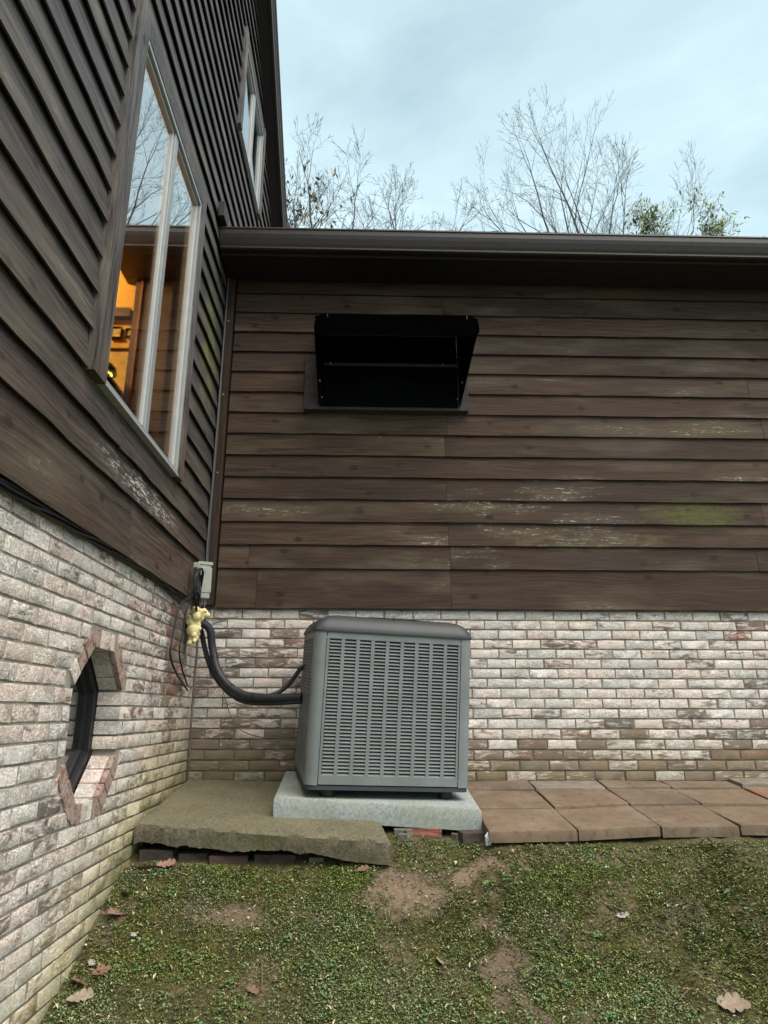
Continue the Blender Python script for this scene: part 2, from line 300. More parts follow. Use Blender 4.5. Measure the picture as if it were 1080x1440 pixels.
# window glass: transparent sheet with double-glazing strength reflection
def glass(name, ior, tint=(1, 1, 1)):
    m = MT(name); m.t.nodes.remove(m.b)
    g = m.n('ShaderNodeNewGeometry'); i = m.n('ShaderNodeMix', {0: g.outputs['Backfacing'], 2: ior, 3: 1/ior}, data_type='FLOAT')
    fr = m.n('ShaderNodeFresnel', {'IOR': i.outputs[0]})
    tr = m.n('ShaderNodeBsdfTransparent', {'Color': (*tint, 1)}); gl = m.n('ShaderNodeBsdfGlossy', {'Roughness': 0.0, 'Color': (.98, 1, 1, 1)})
    mx = m.n('ShaderNodeMixShader', {0: fr.outputs[0], 1: tr.outputs[0], 2: gl.outputs[0]}); m.t.links.new(mx.outputs[0], m.out.inputs[0]); return m.m
M['glass'] = glass('window_glass', 7.0, (.92, .95, .95)); M['glass_dark'] = glass('tinted_glass', 2.6, (.8, .83, .85))
M['room'] = plain('room_wall', (.62, .34, .05), .8, var=.06); M['room2'] = plain('room_wall_lower', (.66, .44, .14), .8, var=.25, scale=9); M['roomwood'] = plain('room_woodwork', (.075, .035, .018), .6, var=.3)
M['roomdark'] = plain('room_dark', (.045, .028, .02), .8); M['print'] = plain('picture_print', (.50, .33, .10), .7, var=.35, scale=25); M['shade'] = plain('lamp_shade_green', (.035, .05, .028), .7)
_m = MT('lamp_bulb'); _m.b.inputs['Emission Color'].default_value = (1, .62, .14, 1); _m.b.inputs['Emission Strength'].default_value = 3; M['bulb'] = _m.fin((.8, .6, .3), .5)
M['scrap'] = plain('plastic_scrap', (.6, .62, .66), .4)

# ------------------------------------------------------------------ mesh helpers
def props(o, label=None, cat=None, group=None, kind=None):
    for k, v in (('label', label), ('category', cat), ('group', group), ('kind', kind)):
        if v: o[k] = v
    if cat and not kind: o['kind'] = 'thing'
    return o
def mesh(name, verts, faces, mats=None, smooth=False):
    me = bpy.data.meshes.new(name); me.from_pydata([tuple(v) for v in verts], [], faces); me.update()
    if mats: me.materials.append(mats)
    if smooth: me.polygons.foreach_set('use_smooth', [True]*len(me.polygons))
    return me
def link(name, me, parent=None, loc=(0, 0, 0), rot=(0, 0, 0), kind=None):
    o = bpy.data.objects.new(name, me); COL.objects.link(o); o.location = loc; o.rotation_euler = rot
    if parent: o.parent = parent
    if kind: o['kind'] = kind
    return o
def thing(name, label, cat, loc=(0, 0, 0), rot=(0, 0, 0), group=None, kind=None):
    return props(link(name, None, None, loc, rot), label, cat, group, kind)
class G:                                 # geometry collector
    def __init__(s): s.v = []; s.f = []
    def add(s, v, f):
        n = len(s.v); s.v += [tuple(p) for p in v]; s.f += [tuple(i+n for i in q) for q in f]; return s
    def box(s, x0, x1, y0, y1, z0, z1, bev=0.0):
        if bev:
            b = bmesh.new(); bmesh.ops.create_cube(b, size=1)
            for v in b.verts: v.co = ((x0+x1)/2+v.co.x*(x1-x0), (y0+y1)/2+v.co.y*(y1-y0), (z0+z1)/2+v.co.z*(z1-z0))
            bmesh.ops.bevel(b, geom=b.edges[:], offset=bev, segments=2, affect='EDGES', profile=.5)
            b.verts.index_update(); s.add([v.co[:] for v in b.verts], [[v.index for v in f.verts] for f in b.faces]); b.free(); return s
        v = [(x, y, z) for z in (z0, z1) for y in (y0, y1) for x in (x0, x1)]
        return s.add(v, [(0, 2, 3, 1), (4, 5, 7, 6), (0, 1, 5, 4), (2, 6, 7, 3), (0, 4, 6, 2), (1, 3, 7, 5)])
    def prism(s, poly, a, b, axis):      # extrude a 2-D polygon between a and b along an axis
        n = len(poly)
        def P(u, w, t): return {'x': (t, u, w), 'y': (u, t, w), 'z': (u, w, t)}[axis]
        s.add([P(u, w, a) for u, w in poly]+[P(u, w, b) for u, w in poly],
              [tuple(range(n))[::-1], tuple(range(n, 2*n))]+[(i, (i+1) % n, (i+1) % n+n, i+n) for i in range(n)]); return s
    def tube(s, pts, rad, k=8, cap=True):
        pts = [Vector(p) for p in pts]; n = len(pts); r = rad if hasattr(rad, '__len__') else [rad]*n
        t = (pts[1]-pts[0]).normalized(); up = t.orthogonal().normalized(); V = []; 
        for i, p in enumerate(pts):
            t2 = (pts[min(i+1, n-1)]-pts[max(i-1, 0)]).normalized()
            up = (up-t2*up.dot(t2)).normalized() if (up-t2*up.dot(t2)).length > 1e-6 else t2.orthogonal().normalized(); w = t2.cross(up)
            V += [p+(up*math.cos(2*math.pi*j/k)+w*math.sin(2*math.pi*j/k))*r[i] for j in range(k)]
        F = [(i*k+j, i*k+(j+1) % k, (i+1)*k+(j+1) % k, (i+1)*k+j) for i in range(n-1) for j in range(k)]
        if cap: F += [tuple(range(k))[::-1], tuple(range((n-1)*k, n*k))]
        return s.add(V, F)
    def obj(s, name, mat, parent=None, loc=(0, 0, 0), rot=(0, 0, 0), kind=None, smooth=False):
        me = mesh(name, s.v, s.f, mat, smooth)
        b = bmesh.new(); b.from_mesh(me); bmesh.ops.recalc_face_normals(b, faces=b.faces[:]); b.to_mesh(me); b.free()
        if smooth:
            try: me.set_sharp_from_angle(angle=R(40))
            except Exception: pass
        return link(name, me, parent, loc, rot, kind)
def curve(ctrl, n=10):                   # Catmull-Rom through control points
    P = [Vector(c) for c in ctrl]; P = [P[0]*2-P[1]]+P+[P[-1]*2-P[-2]]; out = []
    for i in range(1, len(P)-2):
        for j in range(n):
            t = j/n; a, b, c, d = P[i-1:i+3]
            out.append(.5*((2*b)+(c-a)*t+(2*a-5*b+4*c-d)*t*t+(3*b-a-3*c+d)*t**3))
    return out+[P[-2]]
def vnoise(x, y, f, seed=0):             # 2-D value noise, arrays in [0,1]
    x = x*f+seed*17.3; y = y*f+seed*9.1; xi = np.floor(x); yi = np.floor(y); u = x-xi; v = y-yi; u = u*u*(3-2*u); v = v*v*(3-2*v)
    def h(a, b): s = np.sin(a*127.1+b*311.7+seed*74.7)*43758.5453; return s-np.floor(s)
    return (h(xi, yi)*(1-u)+h(xi+1, yi)*u)*(1-v)+(h(xi, yi+1)*(1-u)+h(xi+1, yi+1)*u)*v
def fbm(x, y, f, o=4, seed=0): return sum(vnoise(x, y, f*2**i, seed+i)*.5**i for i in range(o))/sum(.5**i for i in range(o))

# ------------------------------------------------------------------ ground
BX, BYW = -1.185, 4.951                  # brick face planes: gable wall x, wing wall y
SX, SY = -1.14, 4.918                    # siding outermost planes
GY = np.array([-80, -20, -5, 0, 1, 2, 2.5, 3.0, 3.35, 3.6, 3.86, 4.2, 4.95, 8, 20, 80.])
GZ = np.array([-3.5, -2.2, -1.62, -1.55, -1.52, -1.41, -1.28, -1.105, -.962, -.822, -.71, -.65, -.60, -.5, 0.5, 3.])
def ground_z(x, y):
    x = np.asarray(x, float); y = np.asarray(y, float)
    s = y-np.clip(x-.3, 0, 2.2)*.07+np.clip((x+.2)/.8, 0, 1)*.03
    z = np.interp(s, GY, GZ)
    z2 = sum(np.interp(s+d, GY, GZ) for d in (-.15, -.07, .07, .15))/4
    z = .4*z+.6*z2
    z = z+(.04*np.clip((x+.55)/.7, 0, 1)+.035*np.clip((x-.55)/.15, 0, 1))*np.clip((y-3.1)/.5, 0, 1)*np.clip((6-y), 0, 1)
    near = np.clip(1-np.abs(y-3)/6, 0, 1)
    z = z+near*((fbm(x, y, 2.2, 3, 3)-.5)*.05+(fbm(x, y, 14, 3, 5)-.5)*.022)
    return z
BARE = [(.22, 3.58, .24, .13, 1), (-.55, 3.52, .22, .07, .8), (.12, 3.22, .09, .06, .6), (.62, 3.25, .07, .36, .85), (.62, 3.68, .14, .08, 1), (-.45, 2.98, .06, .05, .8), (1.25, 3.74, .5, .05, .6), (.9, 3.0, .15, .1, .5), (-1.12, 3.45, .06, .5, .5), (.55, 3.7, .5, .05, .6)]
def bare_mask(x, y):
    m = np.zeros_like(x); sd_ = np.zeros_like(x)
    wx = x+(fbm(x, y, 6, 3, 21)-.5)*.30+(fbm(x, y, 22, 3, 23)-.5)*.16; wy = y+(fbm(x, y, 6, 3, 31)-.5)*.24+(fbm(x, y, 22, 3, 33)-.5)*.14
    for cx, cy, rx, ry, a in BARE:
        d = np.hypot((wx-cx)/rx, (wy-cy)/ry); k = np.clip((1.6-d)*.75, 0, 1)*a*.92; m = np.maximum(m, k)
    for cx, cy, rx, ry in ((.22, 3.55, .19, .10), (.63, 3.70, .10, .08)):
        sd_ = np.maximum(sd_, np.clip(1.4-np.hypot((wx-cx)/rx, (wy-cy)/ry), 0, 1))
    m = np.maximum(m, np.clip((fbm(x, y, 6, 4, 41)-.57)*5, 0, .38))
    return m, sd_
def graded(a, lo, hi, b, fine, ratio=1.25):
    mid = list(np.arange(lo, hi+1e-6, fine)); l = []; x = lo; s = fine
    while x > a: s *= ratio; x -= s; l.append(max(x, a))
    r = []; x = mid[-1]; s = fine
    while x < b: s *= ratio; x += s; r.append(min(x, b))
    return np.array(l[::-1]+mid+r)
gx = graded(-90, -1.25, 2.6, 90, .013); gy = graded(-80, 2.3, 4.15, 90, .013)
XX, YY = np.meshgrid(gx, gy); ZZ = ground_z(XX, YY); nx, ny = len(gx), len(gy)
idx = np.arange(nx*ny).reshape(ny, nx)
me = bpy.data.meshes.new('ground')
F = np.stack([idx[:-1, :-1], idx[:-1, 1:], idx[1:, 1:], idx[1:, :-1]], -1).reshape(-1, 4)
me.vertices.add(nx*ny); me.vertices.foreach_set('co', np.stack([XX, YY, ZZ], -1).ravel())
me.loops.add(F.size); me.loops.foreach_set('vertex_index', F.ravel().astype(np.int32)); me.polygons.add(len(F))
me.polygons.foreach_set('loop_start', np.arange(0, F.size, 4, dtype=np.int32)); me.polygons.foreach_set('use_smooth', np.ones(len(F), bool)); me.update(calc_edges=True)
bm_, sm_ = bare_mask(XX, YY)
for nm, a in (('bare', bm_), ('sand', sm_)): at = me.attributes.new(nm, 'FLOAT', 'POINT'); at.data.foreach_set('value', a.ravel().astype(np.float32))
me.materials.append(M['soil']); props(link('ground', me), 'mossy sloping lawn with bare soil patches', None, None, 'structure')

# ------------------------------------------------------------------ brickwork
BL, BH, CH = .193, .0572, .0677
def brick_mesh(seed, mat, rough=.0022, dep=.06, edge=.0020):
    rg = random.Random(seed); n, k = 6, 4; V = []; F = []
    xs = [0, .018, .3, .7, .982, 1]; zs = [0, .06, .94, 1]
    for j in range(k):
        for i in range(n):
            e = i in (0, n-1) or j in (0, k-1)
            V.append(((xs[i]-.5)*BL+rg.uniform(-1, 1)*rough, (edge if e else 0)+rg.uniform(-.5, 1)*rough*1.1, (zs[j]-.5)*BH+rg.uniform(-1, 1)*rough*.8))
    F += [(j*n+i, j*n+i+1, (j+1)*n+i+1, (j+1)*n+i) for j in range(k-1) for i in range(n-1)]
    loop = [i for i in range(n)]+[j*n+n-1 for j in range(1, k)]+[(k-1)*n+i for i in range(n-2, -1, -1)]+[j*n for j in range(k-2, 0, -1)]
    b0 = len(V); V += [(V[i][0], dep, V[i][2]) for i in loop]; m = len(loop)
    F += [(loop[(a+1) % m], loop[a], b0+a, b0+(a+1) % m) for a in range(m)]
    me = mesh('brick', V, F, mat); me.polygons.foreach_set('use_smooth', [i < (n-1)*(k-1) for i in range(len(F))])
    try: me.set_sharp_from_angle(angle=R(50))
    except Exception: pass
    return me
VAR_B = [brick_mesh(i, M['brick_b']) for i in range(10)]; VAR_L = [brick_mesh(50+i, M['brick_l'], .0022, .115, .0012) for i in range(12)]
def lay(parent, variants, spots, place, keep, name='brick'):
    """spots: (u centre, z centre, length, individual?, size); the nearest individuals are objects, the rest one mesh"""
    ind = sorted([s for s in spots if s[3]], key=lambda s: -s[4])[:keep]; ids = set(map(id, ind)); g = G()
    for s in spots:
        me = random.choice(variants); jx, jt = random.uniform(-.002, .002), random.uniform(-.006, .006); pr = random.uniform(-.0018, .0014)
        loc, rz = place(s[0]+jx, s[1], pr)
        if id(s) in ids:
            o = link(name, me, parent, loc, (0, jt, rz)); o.scale.x = s[2]/BL
        else:
            T = Matrix.Translation(loc) @ Matrix.Rotation(rz, 4, 'Z') @ Matrix.Rotation(jt, 4, 'Y') @ Matrix.Diagonal((s[2]/BL, 1, 1, 1))
            g.add([T @ v.co for v in me.vertices], [tuple(p.vertices) for p in me.polygons])
    if g.v: g.obj('brickwork_rest', variants[0].materials[0], parent, kind='stuff')
def course_runs(u0, u1, k, holes):       # cut one course into bricks between u0 and u1, with openings left out
    out = []; start = u0-(BL+.01)*(1 if k % 2 else .5)-random.uniform(0, .012); u = start
    while u < u1:
        a, b = max(u, u0), min(u+BL, u1); segs = [(a, b)]
        for h0, h1 in holes:
            segs = [q for s0, s1 in segs for q in ((s0, min(s1, h0-.006)), (max(s0, h1+.006), s1)) if q[1]-q[0] > .012]
        out += [((s0+s1)/2, s1-s0) for s0, s1 in segs if s1-s0 > .02]; u += BL+.0102+random.uniform(-.001, .0015)
    return out

# ------------------------------------------------------------------ lap siding
ROWS = [.715]+[1.005+.175*i for i in range(50)]
def board_geo(x0b, x1b, x0t, x1t, h, ledge, seed, jit=.0025, tuck=.026):
    rg = random.Random(seed); n = max(2, int((x1b-x0b)/.16)); V = []; F = []; H = h+tuck
    for i in range(n+1):
        t = i/n; xb = x0b+(x1b-x0b)*t; xt = x0t+(x1t-x0t)*t; j = rg.uniform(-1, 1)*jit; k = rg.uniform(-1, 1)*.0015
        V += [(xb, k, j), (xb, .010+k, j+.001), (xt, ledge+.017, H), (xt, ledge+.006+k*.3, H)]
    for i in range(n):
        a, b = i*4, i*4+4
        F += [(a+3, a, b, b+3), (a, a+1, b+1, b), (a+1, a+2, b+2, b+1), (a+2, a+3, b+3, b+2)]
    F += [(0, 3, 2, 1), (n*4, n*4+1, n*4+2, n*4+3)]
    return V, F

# ================================================================== the low wing (back wall)
wing = thing('low_wing', 'low brown house wing with whitewashed brick base and dark eave across the picture', 'house', (0, 0, 0))
XR = 6.5
bw = G().box(BX, XR, BYW+.007, BYW+.2, -.75, .74).obj('brick_wall', M['mortar'], wing)
spots = []
for k in range(20):
    zc = .702-BH/2-k*CH
    for u, l in course_runs(BX+.012, XR, k, []):
        vis = u < 2.98 and k < 18 and not (-.28 < u < .66 and -.32 < zc < .45)
        spots.append((u, zc, l, vis and l > .06, l*(1-.01*abs(u))))
lay(bw, VAR_B, spots, lambda u, z, pr: ((u, BYW+pr, z), 0), 298)
sid = G().box(SX-.02, XR, SY+.055, SY+.2, .735, 3.6).obj('siding', M['dark'], wing)
joints = {0: [-.78, .62], 1: [-.85, .62, 2.9], 2: [.61, 3.3], 4: [.605], 6: [.6], 7: [.62, 3.1], 10: [.6], 13: [.61]}
for i, z in enumerate(ROWS):
    if z > 3.35: break
    h = ROWS[i+1]-z; cuts = [SX+.075]+joints.get(i, [random.uniform(2.95, 3.6)] if i % 3 == 0 else [])+[XR]
    for a, b in zip(cuts[:-1], cuts[1:]):
        V, F = board_geo(0, b-a-.0025, 0, b-a-.0025, min(h, 3.40-z), .0145 if i else .011, i*31+int(a*10)+5)
        link('board', mesh('board', V, F, M['wood_b']), sid, (a, SY, z))
# vertical corner trim where the wing meets the gable
G().box(SX+.002, SX+.062, SY-.024, SY+.04, .73, 3.398, .003).obj('corner_trim', M['trim_red'], wing)
for z in (1.72, 2.36, 3.0): G().tube([(SX+.028, SY-.0235, z), (SX+.028, SY-.029, z)], [.008, .006], 8).obj('trim_screw', M['steel'], wing)
# eave: soffit, fascia, gutter, roof
sf = G()
for j in range(3): sf.box(SX+.004, XR+.3, 4.615+j*.102, 4.615+j*.102+.099, 3.398, 3.412)
sf.obj('soffit', M['soffit'], wing)
G().box(SX+.004, XR+.3, 4.592, 4.613, 3.392, 3.56).obj('fascia', M['soffit'], wing)
gp = [(4.590, 3.562), (4.590, 3.418), (4.545, 3.414), (4.532, 3.420), (4.531, 3.432), (4.520, 3.452), (4.503, 3.492), (4.494, 3.520), (4.492, 3.556), (4.484, 3.560), (4.484, 3.570), (4.497, 3.572), (4.500, 3.560), (4.5, 3.53), (4.54, 3.43), (4.585, 3.43), (4.585, 3.562)]
gut = G().prism(gp, SX+.006, XR+.32, 'x').obj('gutter', M['gutter'], wing)
G().prism([(4.589, 3.56), (4.589, 3.42), (4.546, 3.417), (4.522, 3.455), (4.496, 3.52), (4.494, 3.56)], SX+.0045, SX+.009, 'x').obj('gutter_end_cap', M['gutter'], gut)
tr_ = math.tan(R(19)); V = []; F = []; n = 260
for i in range(n+1):
    x = SX+.005+(XR+.4-SX)*i/n; j = random.uniform(-.006, .006); jz = random.uniform(0, .007)
    V += [(x, 4.512+j, 3.575), (x, 4.512+j, 3.588+jz), (x, 9.5, 3.588+5.0*tr_), (x, 9.5, 3.56+5.0*tr_)]
for i in range(n): a, b = i*4, i*4+4; F += [(a, b, b+1, a+1), (a+1, b+1, b+2, a+2), (a+3, a, a+0, b+3) if False else (a, a+3, b+3, b)]
link('roof', mesh('roof', V, F, M['shingle']), wing)
G().box(SX+.002, SX+.05, 4.40, 4.56, 3.600, 3.73, .004).obj('roof_end_flashing', M['rake'], wing)

# ================================================================== the tall gabled house (left wall)
house = thing('tall_house', 'tall gabled house with dark weathered siding and whitewashed brick base on the left', 'house', (0, 0, 0))
YF, YB = -.9, 7.4                        # front and back corners of the gable wall
PKY, PKZ, SL = 3.25, 8.70, .87           # gable peak and slope of the rake
def rake_z(y): return PKZ-SL*abs(y-PKY)
def rake_int(z): d = (PKZ-z)/SL; return max(YF, PKY-d), min(YB, PKY+d)
# --- octagonal basement window opening: corners in (y, z)
OC = (3.222, -.045); OH, OV = .288, .318; OT, OS = .118, .148
OCT = [(OC[0]+a, OC[1]+b) for a, b in ((-OT, OV), (OT, OV), (OH, OS), (OH, -OS), (OT, -OV), (-OT, -OV), (-OH, -OS), (-OH, OS))]
def oct_grow(d): return [(OC[0]+(y-OC[0])*(1+d/OH), OC[1]+(z-OC[1])*(1+d/OV)) for y, z in OCT]
def oct_span(z0, z1, d):                 # y-interval that a grown octagon takes out of the course z0..z1
    P = oct_grow(d); ys = []
    for zz in np.linspace(z0, z1, 5):
        for (ya, za), (yb, zb) in zip(P, P[1:]+P[:1]):
            if (za-zz)*(zb-zz) <= 0 and za != zb: ys.append(ya+(yb-ya)*(zz-za)/(zb-za))
    return (min(ys), max(ys)) if ys else None
lw = G(); a_, b_ = BX-.24, BX-.0055; OH_, OV_, OT_, OS_ = OH, OV, OT, OS; OH, OV, OT, OS = OH+.024, OV+.024, OT+.010, OS+.010
y0, y1, z0, z1 = OC[0]-OH, OC[0]+OH, OC[1]-OV, OC[1]+OV
lw.box(a_, b_, YF, y0, -2.2, .74); lw.box(a_, b_, y1, BYW+.1, -2.2, .74); lw.box(a_, b_, y0, y1, z1, .74); lw.box(a_, b_, y0, y1, -2.2, z0)
for sy in (-1, 1):
    for sz in (-1, 1): lw.prism([(OC[0]+sy*OH, OC[1]+sz*OV), (OC[0]+sy*OT, OC[1]+sz*OV), (OC[0]+sy*OH, OC[1]+sz*OS)], a_, b_, 'x')
OH, OV, OT, OS = OH_, OV_, OT_, OS_
lwo = lw.obj('brick_wall', M['mortar_l'], house)
spots = []
for k in range(36):
    zc = .702-BH/2-k*CH; sp = oct_span(zc-BH*.4, zc+BH*.4, .0)
    hole = []
    if sp:
        hole = [sp]
        if abs(zc-OC[1]) > OS-.02: sp2 = oct_span(zc-BH*.3, zc+BH*.3, .066); hole = [sp2]
    else:
        sp2 = oct_span(zc-BH*.3, zc+BH*.3, .066)
        if sp2: hole = [sp2]
    for u, l in course_runs(YF, BYW-.012, k, hole):
        if zc < np.interp(u, GY, GZ)-.12: continue
        vis = u > 2.02+max(0, -zc-.1)*.55
        spots.append((u, zc, l, vis and l > .03, l/(u*u)))
lay(lwo, VAR_L, spots, lambda u, z, pr: ((BX-pr, u, z), R(90)), 298)
# radial bricks round the octagon
owin = link('basement_window', None, house)
for e in range(8):
    (ya, za), (yb, zb) = OCT[e], OCT[(e+1) % 8]
    if e in (2, 6): continue             # upright sides are closed by the ends of the wall bricks
    ln = math.hypot(yb-ya, zb-za); ang = math.atan2(zb-za, yb-ya); nb = 4 if e in (0, 4) else 3
    nyv, nzv = -math.sin(ang), math.cos(ang)
    if nyv*((ya+yb)/2-OC[0])+nzv*((za+zb)/2-OC[1]) < 0: nyv, nzv = -nyv, -nzv
    for i in range(nb):
        t = (i+.5)/nb; w = ln/nb-.008; rl = .078+random.uniform(-.005, .005)
        cy, cz = ya+(yb-ya)*t+nyv*(rl/2+.004), za+(zb-za)*t+nzv*(rl/2+.004)
        red = e in (1, 3, 5, 7) and random.random() < .9 or (e == 4 and i in (0, 3)) or (e == 0 and i == 0)
        me = random.choice(VAR_L).copy(); me.materials.clear(); me.materials.append(M['brick_red'] if red else M['brick_l'])
        o = link('surround_brick', me, owin)
        X = Vector((0, nyv, nzv)); Yv = Vector((-1, 0, 0)); Zv = X.cross(Yv)
        T = Matrix((X, Yv, Zv)).transposed().to_4x4() @ Matrix.Diagonal((rl/BL, .22, w/BH, 1)); T.translation = Vector((BX+random.uniform(.001, .004), cy, cz)); o.matrix_basis = T
        o2 = link('reveal_brick', random.choice(VAR_L), owin); T2 = Matrix((X, Yv, Zv)).transposed().to_4x4() @ Matrix.Diagonal((rl/BL, .75, (ln/nb)/BH*.96, 1)); T2.translation = Vector((BX-.025, cy, cz)); o2.matrix_basis = T2
for e in (0, 1, 4, 5):                   # wedge-shaped cut pieces where the fans of brick meet
    (ya, za) = OCT[e]; P = oct_grow(.11)[e]; k0, k1 = OCT[e-1], OCT[(e+1) % 8]
    def nrm(p, q):
        d = (q[0]-p[0], q[1]-p[1]); l = math.hypot(*d); nn = (-d[1]/l, d[0]/l)
        return nn if nn[0]*((p[0]+q[0])/2-OC[0])+nn[1]*((p[1]+q[1])/2-OC[1]) > 0 else (-nn[0], -nn[1])
    n0, n1 = nrm(k0, OCT[e]), nrm(OCT[e], k1); md = ((n0[0]+n1[0])/2, (n0[1]+n1[1])/2); ml = math.hypot(*md); md = (md[0]/ml, md[1]/ml)
    c0 = (ya+md[0]*.012, za+md[1]*.012); t0 = ((n0[0]*.84+md[0]*.16)*.074, (n0[1]*.84+md[1]*.16)*.074); t1 = ((n1[0]*.84+md[0]*.16)*.074, (n1[1]*.84+md[1]*.16)*.074)
    G().prism([c0, (ya+t0[0], za+t0[1]), (ya+md[0]*.08, za+md[1]*.08), (ya+t1[0], za+t1[1])], BX-.024, BX+.001, 'x').obj('surround_brick', M['brick_red'], owin)
OG = .022
def oct_ring(d0, d1, xa, xb):
    A, B = oct_grow(d0), oct_grow(d1); g = G()
    V = [(x, y, z) for x in (xa, xb) for P in (A, B) for y, z in P]
    F = []
    for i in range(8):
        j = (i+1) % 8
        F += [(i, j, 8+j, 8+i), (16+i, 24+i, 24+j, 16+j), (i, 16+i, 16+j, j), (8+i, 8+j, 24+j, 24+i)]
    return g.add(V, F)
oct_ring(-.034, .030, BX-.17, BX-.118).obj('frame', M['bronze'], owin); oct_ring(-.052, -.030, BX-.168, BX-.142).obj('sash', M['bronze'], owin)
G().prism([p for p in oct_grow(-.045)], BX-.162, BX-.156, 'x').obj('pane', M['glass_dark'], owin)
G().box(BX-1.2, BX-.26, OC[0]-.5, OC[0]+.5, -.6, .5).obj('dark_basement', M['dark'], owin)
# --- windows in the siding
W1 = dict(y0=2.715, y1=3.93, z0=1.36, z1=3.30); W2 = dict(y0=4.93, y1=5.98, z0=4.93, z1=5.92)
TRW = .135
OPEN = [(W1['y0']-TRW, W1['y1']+.085, W1['z0']-.012, W1['z1']+.13), (W2['y0']-.09, W2['y1']+.085, W2['z0']-.01, W2['z1']+.10)]
sidl = link('siding', None, house); sheath = G(); seed = 900
for i, z in enumerate(ROWS):
    if z > PKZ-.1: break
    zt = min(ROWS[i+1], PKZ-.05); b0, b1 = rake_int(z); t0, t1 = rake_int(zt+.02)
    if z < 4: b1 = t1 = min(b1, SY+.01) if z < 3.58 else b1
    segs = [(b0, b1, t0, t1)]
    cutz = z; hh = zt-z
    parts = []
    for (oy0, oy1, oz0, oz1) in OPEN:
        if z+.02 < oz1 and zt-.02 > oz0:
            new = []
            for (a, b, c, d) in segs:
                if a < oy0 and b > oy1: new += [(a, oy0-.002, c, oy0-.002), (oy1+.002, b, oy1+.002, d)]
                else: new.append((a, b, c, d))
            segs = new
    for (a, b, c, d) in segs:
        # rows break into lengths at butt joints
        cuts = [a]; x = a+random.uniform(1.2, 3.4)
        if i in (0, 1): x = a+4.2
        if i == 2: x = 3.02
        while x < b-.9: cuts.append(x); x += random.uniform(2.6, 4.2)
        cuts.append(b)
        for q in range(len(cuts)-1):
            xa, xb = cuts[q], cuts[q+1]; ta = c if q == 0 else xa; tb = d if q == len(cuts)-2 else xb
            seed += 1; zz = z; h_ = hh
            # rows that a window sill or head crosses are notched by starting above / stopping below it
            V, F = board_geo(0, xb-xa-.003, ta-xa, tb-xa-.003, h_, .022 if i else .018, seed, .0045)
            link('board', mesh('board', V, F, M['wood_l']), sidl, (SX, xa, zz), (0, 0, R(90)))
        sheath.prism([(a, z-.02), (b, z-.02), (d, zt+.01), (c, zt+.01)], SX-.125, SX-.065, 'x')
# infill where an opening does not end on a lap
for (oy0, oy1, oz0, oz1), nm in zip(OPEN, 'ab'):
    below = max([r for r in ROWS if r < oz0+.02]); above = min([r for r in ROWS if r > oz1-.02])
    if oz0-below > .02:
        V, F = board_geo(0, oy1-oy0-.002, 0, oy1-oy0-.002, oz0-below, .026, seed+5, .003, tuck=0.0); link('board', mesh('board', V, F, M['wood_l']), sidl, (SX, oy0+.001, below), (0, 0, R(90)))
        sheath.box(SX-.125, SX-.065, oy0, oy1, below-.02, oz0+.0)
    if above-oz1 > .02:
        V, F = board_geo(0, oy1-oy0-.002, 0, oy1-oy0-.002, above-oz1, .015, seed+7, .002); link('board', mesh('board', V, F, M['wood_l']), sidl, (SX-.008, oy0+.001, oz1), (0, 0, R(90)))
        sheath.box(SX-.125, SX-.065, oy0, oy1, oz1, above+.02)
for w, (oy0, oy1, oz0, oz1) in zip((W1, W2), OPEN):      # framing behind the casings
    sheath.box(SX-.125, SX-.042, oy0-.01, w['y0']-.003, oz0-.1, oz1+.1); sheath.box(SX-.125, SX-.042, w['y1']+.003, oy1+.01, oz0-.1, oz1+.1)
    sheath.box(SX-.125, SX-.042, oy0, oy1, w['z1']+.005, oz1+.05); sheath.box(SX-.125, SX-.052, oy0, oy1, oz0-.1, w['z0']-.013)
sheath.obj('sheathing', M['dark'], house)

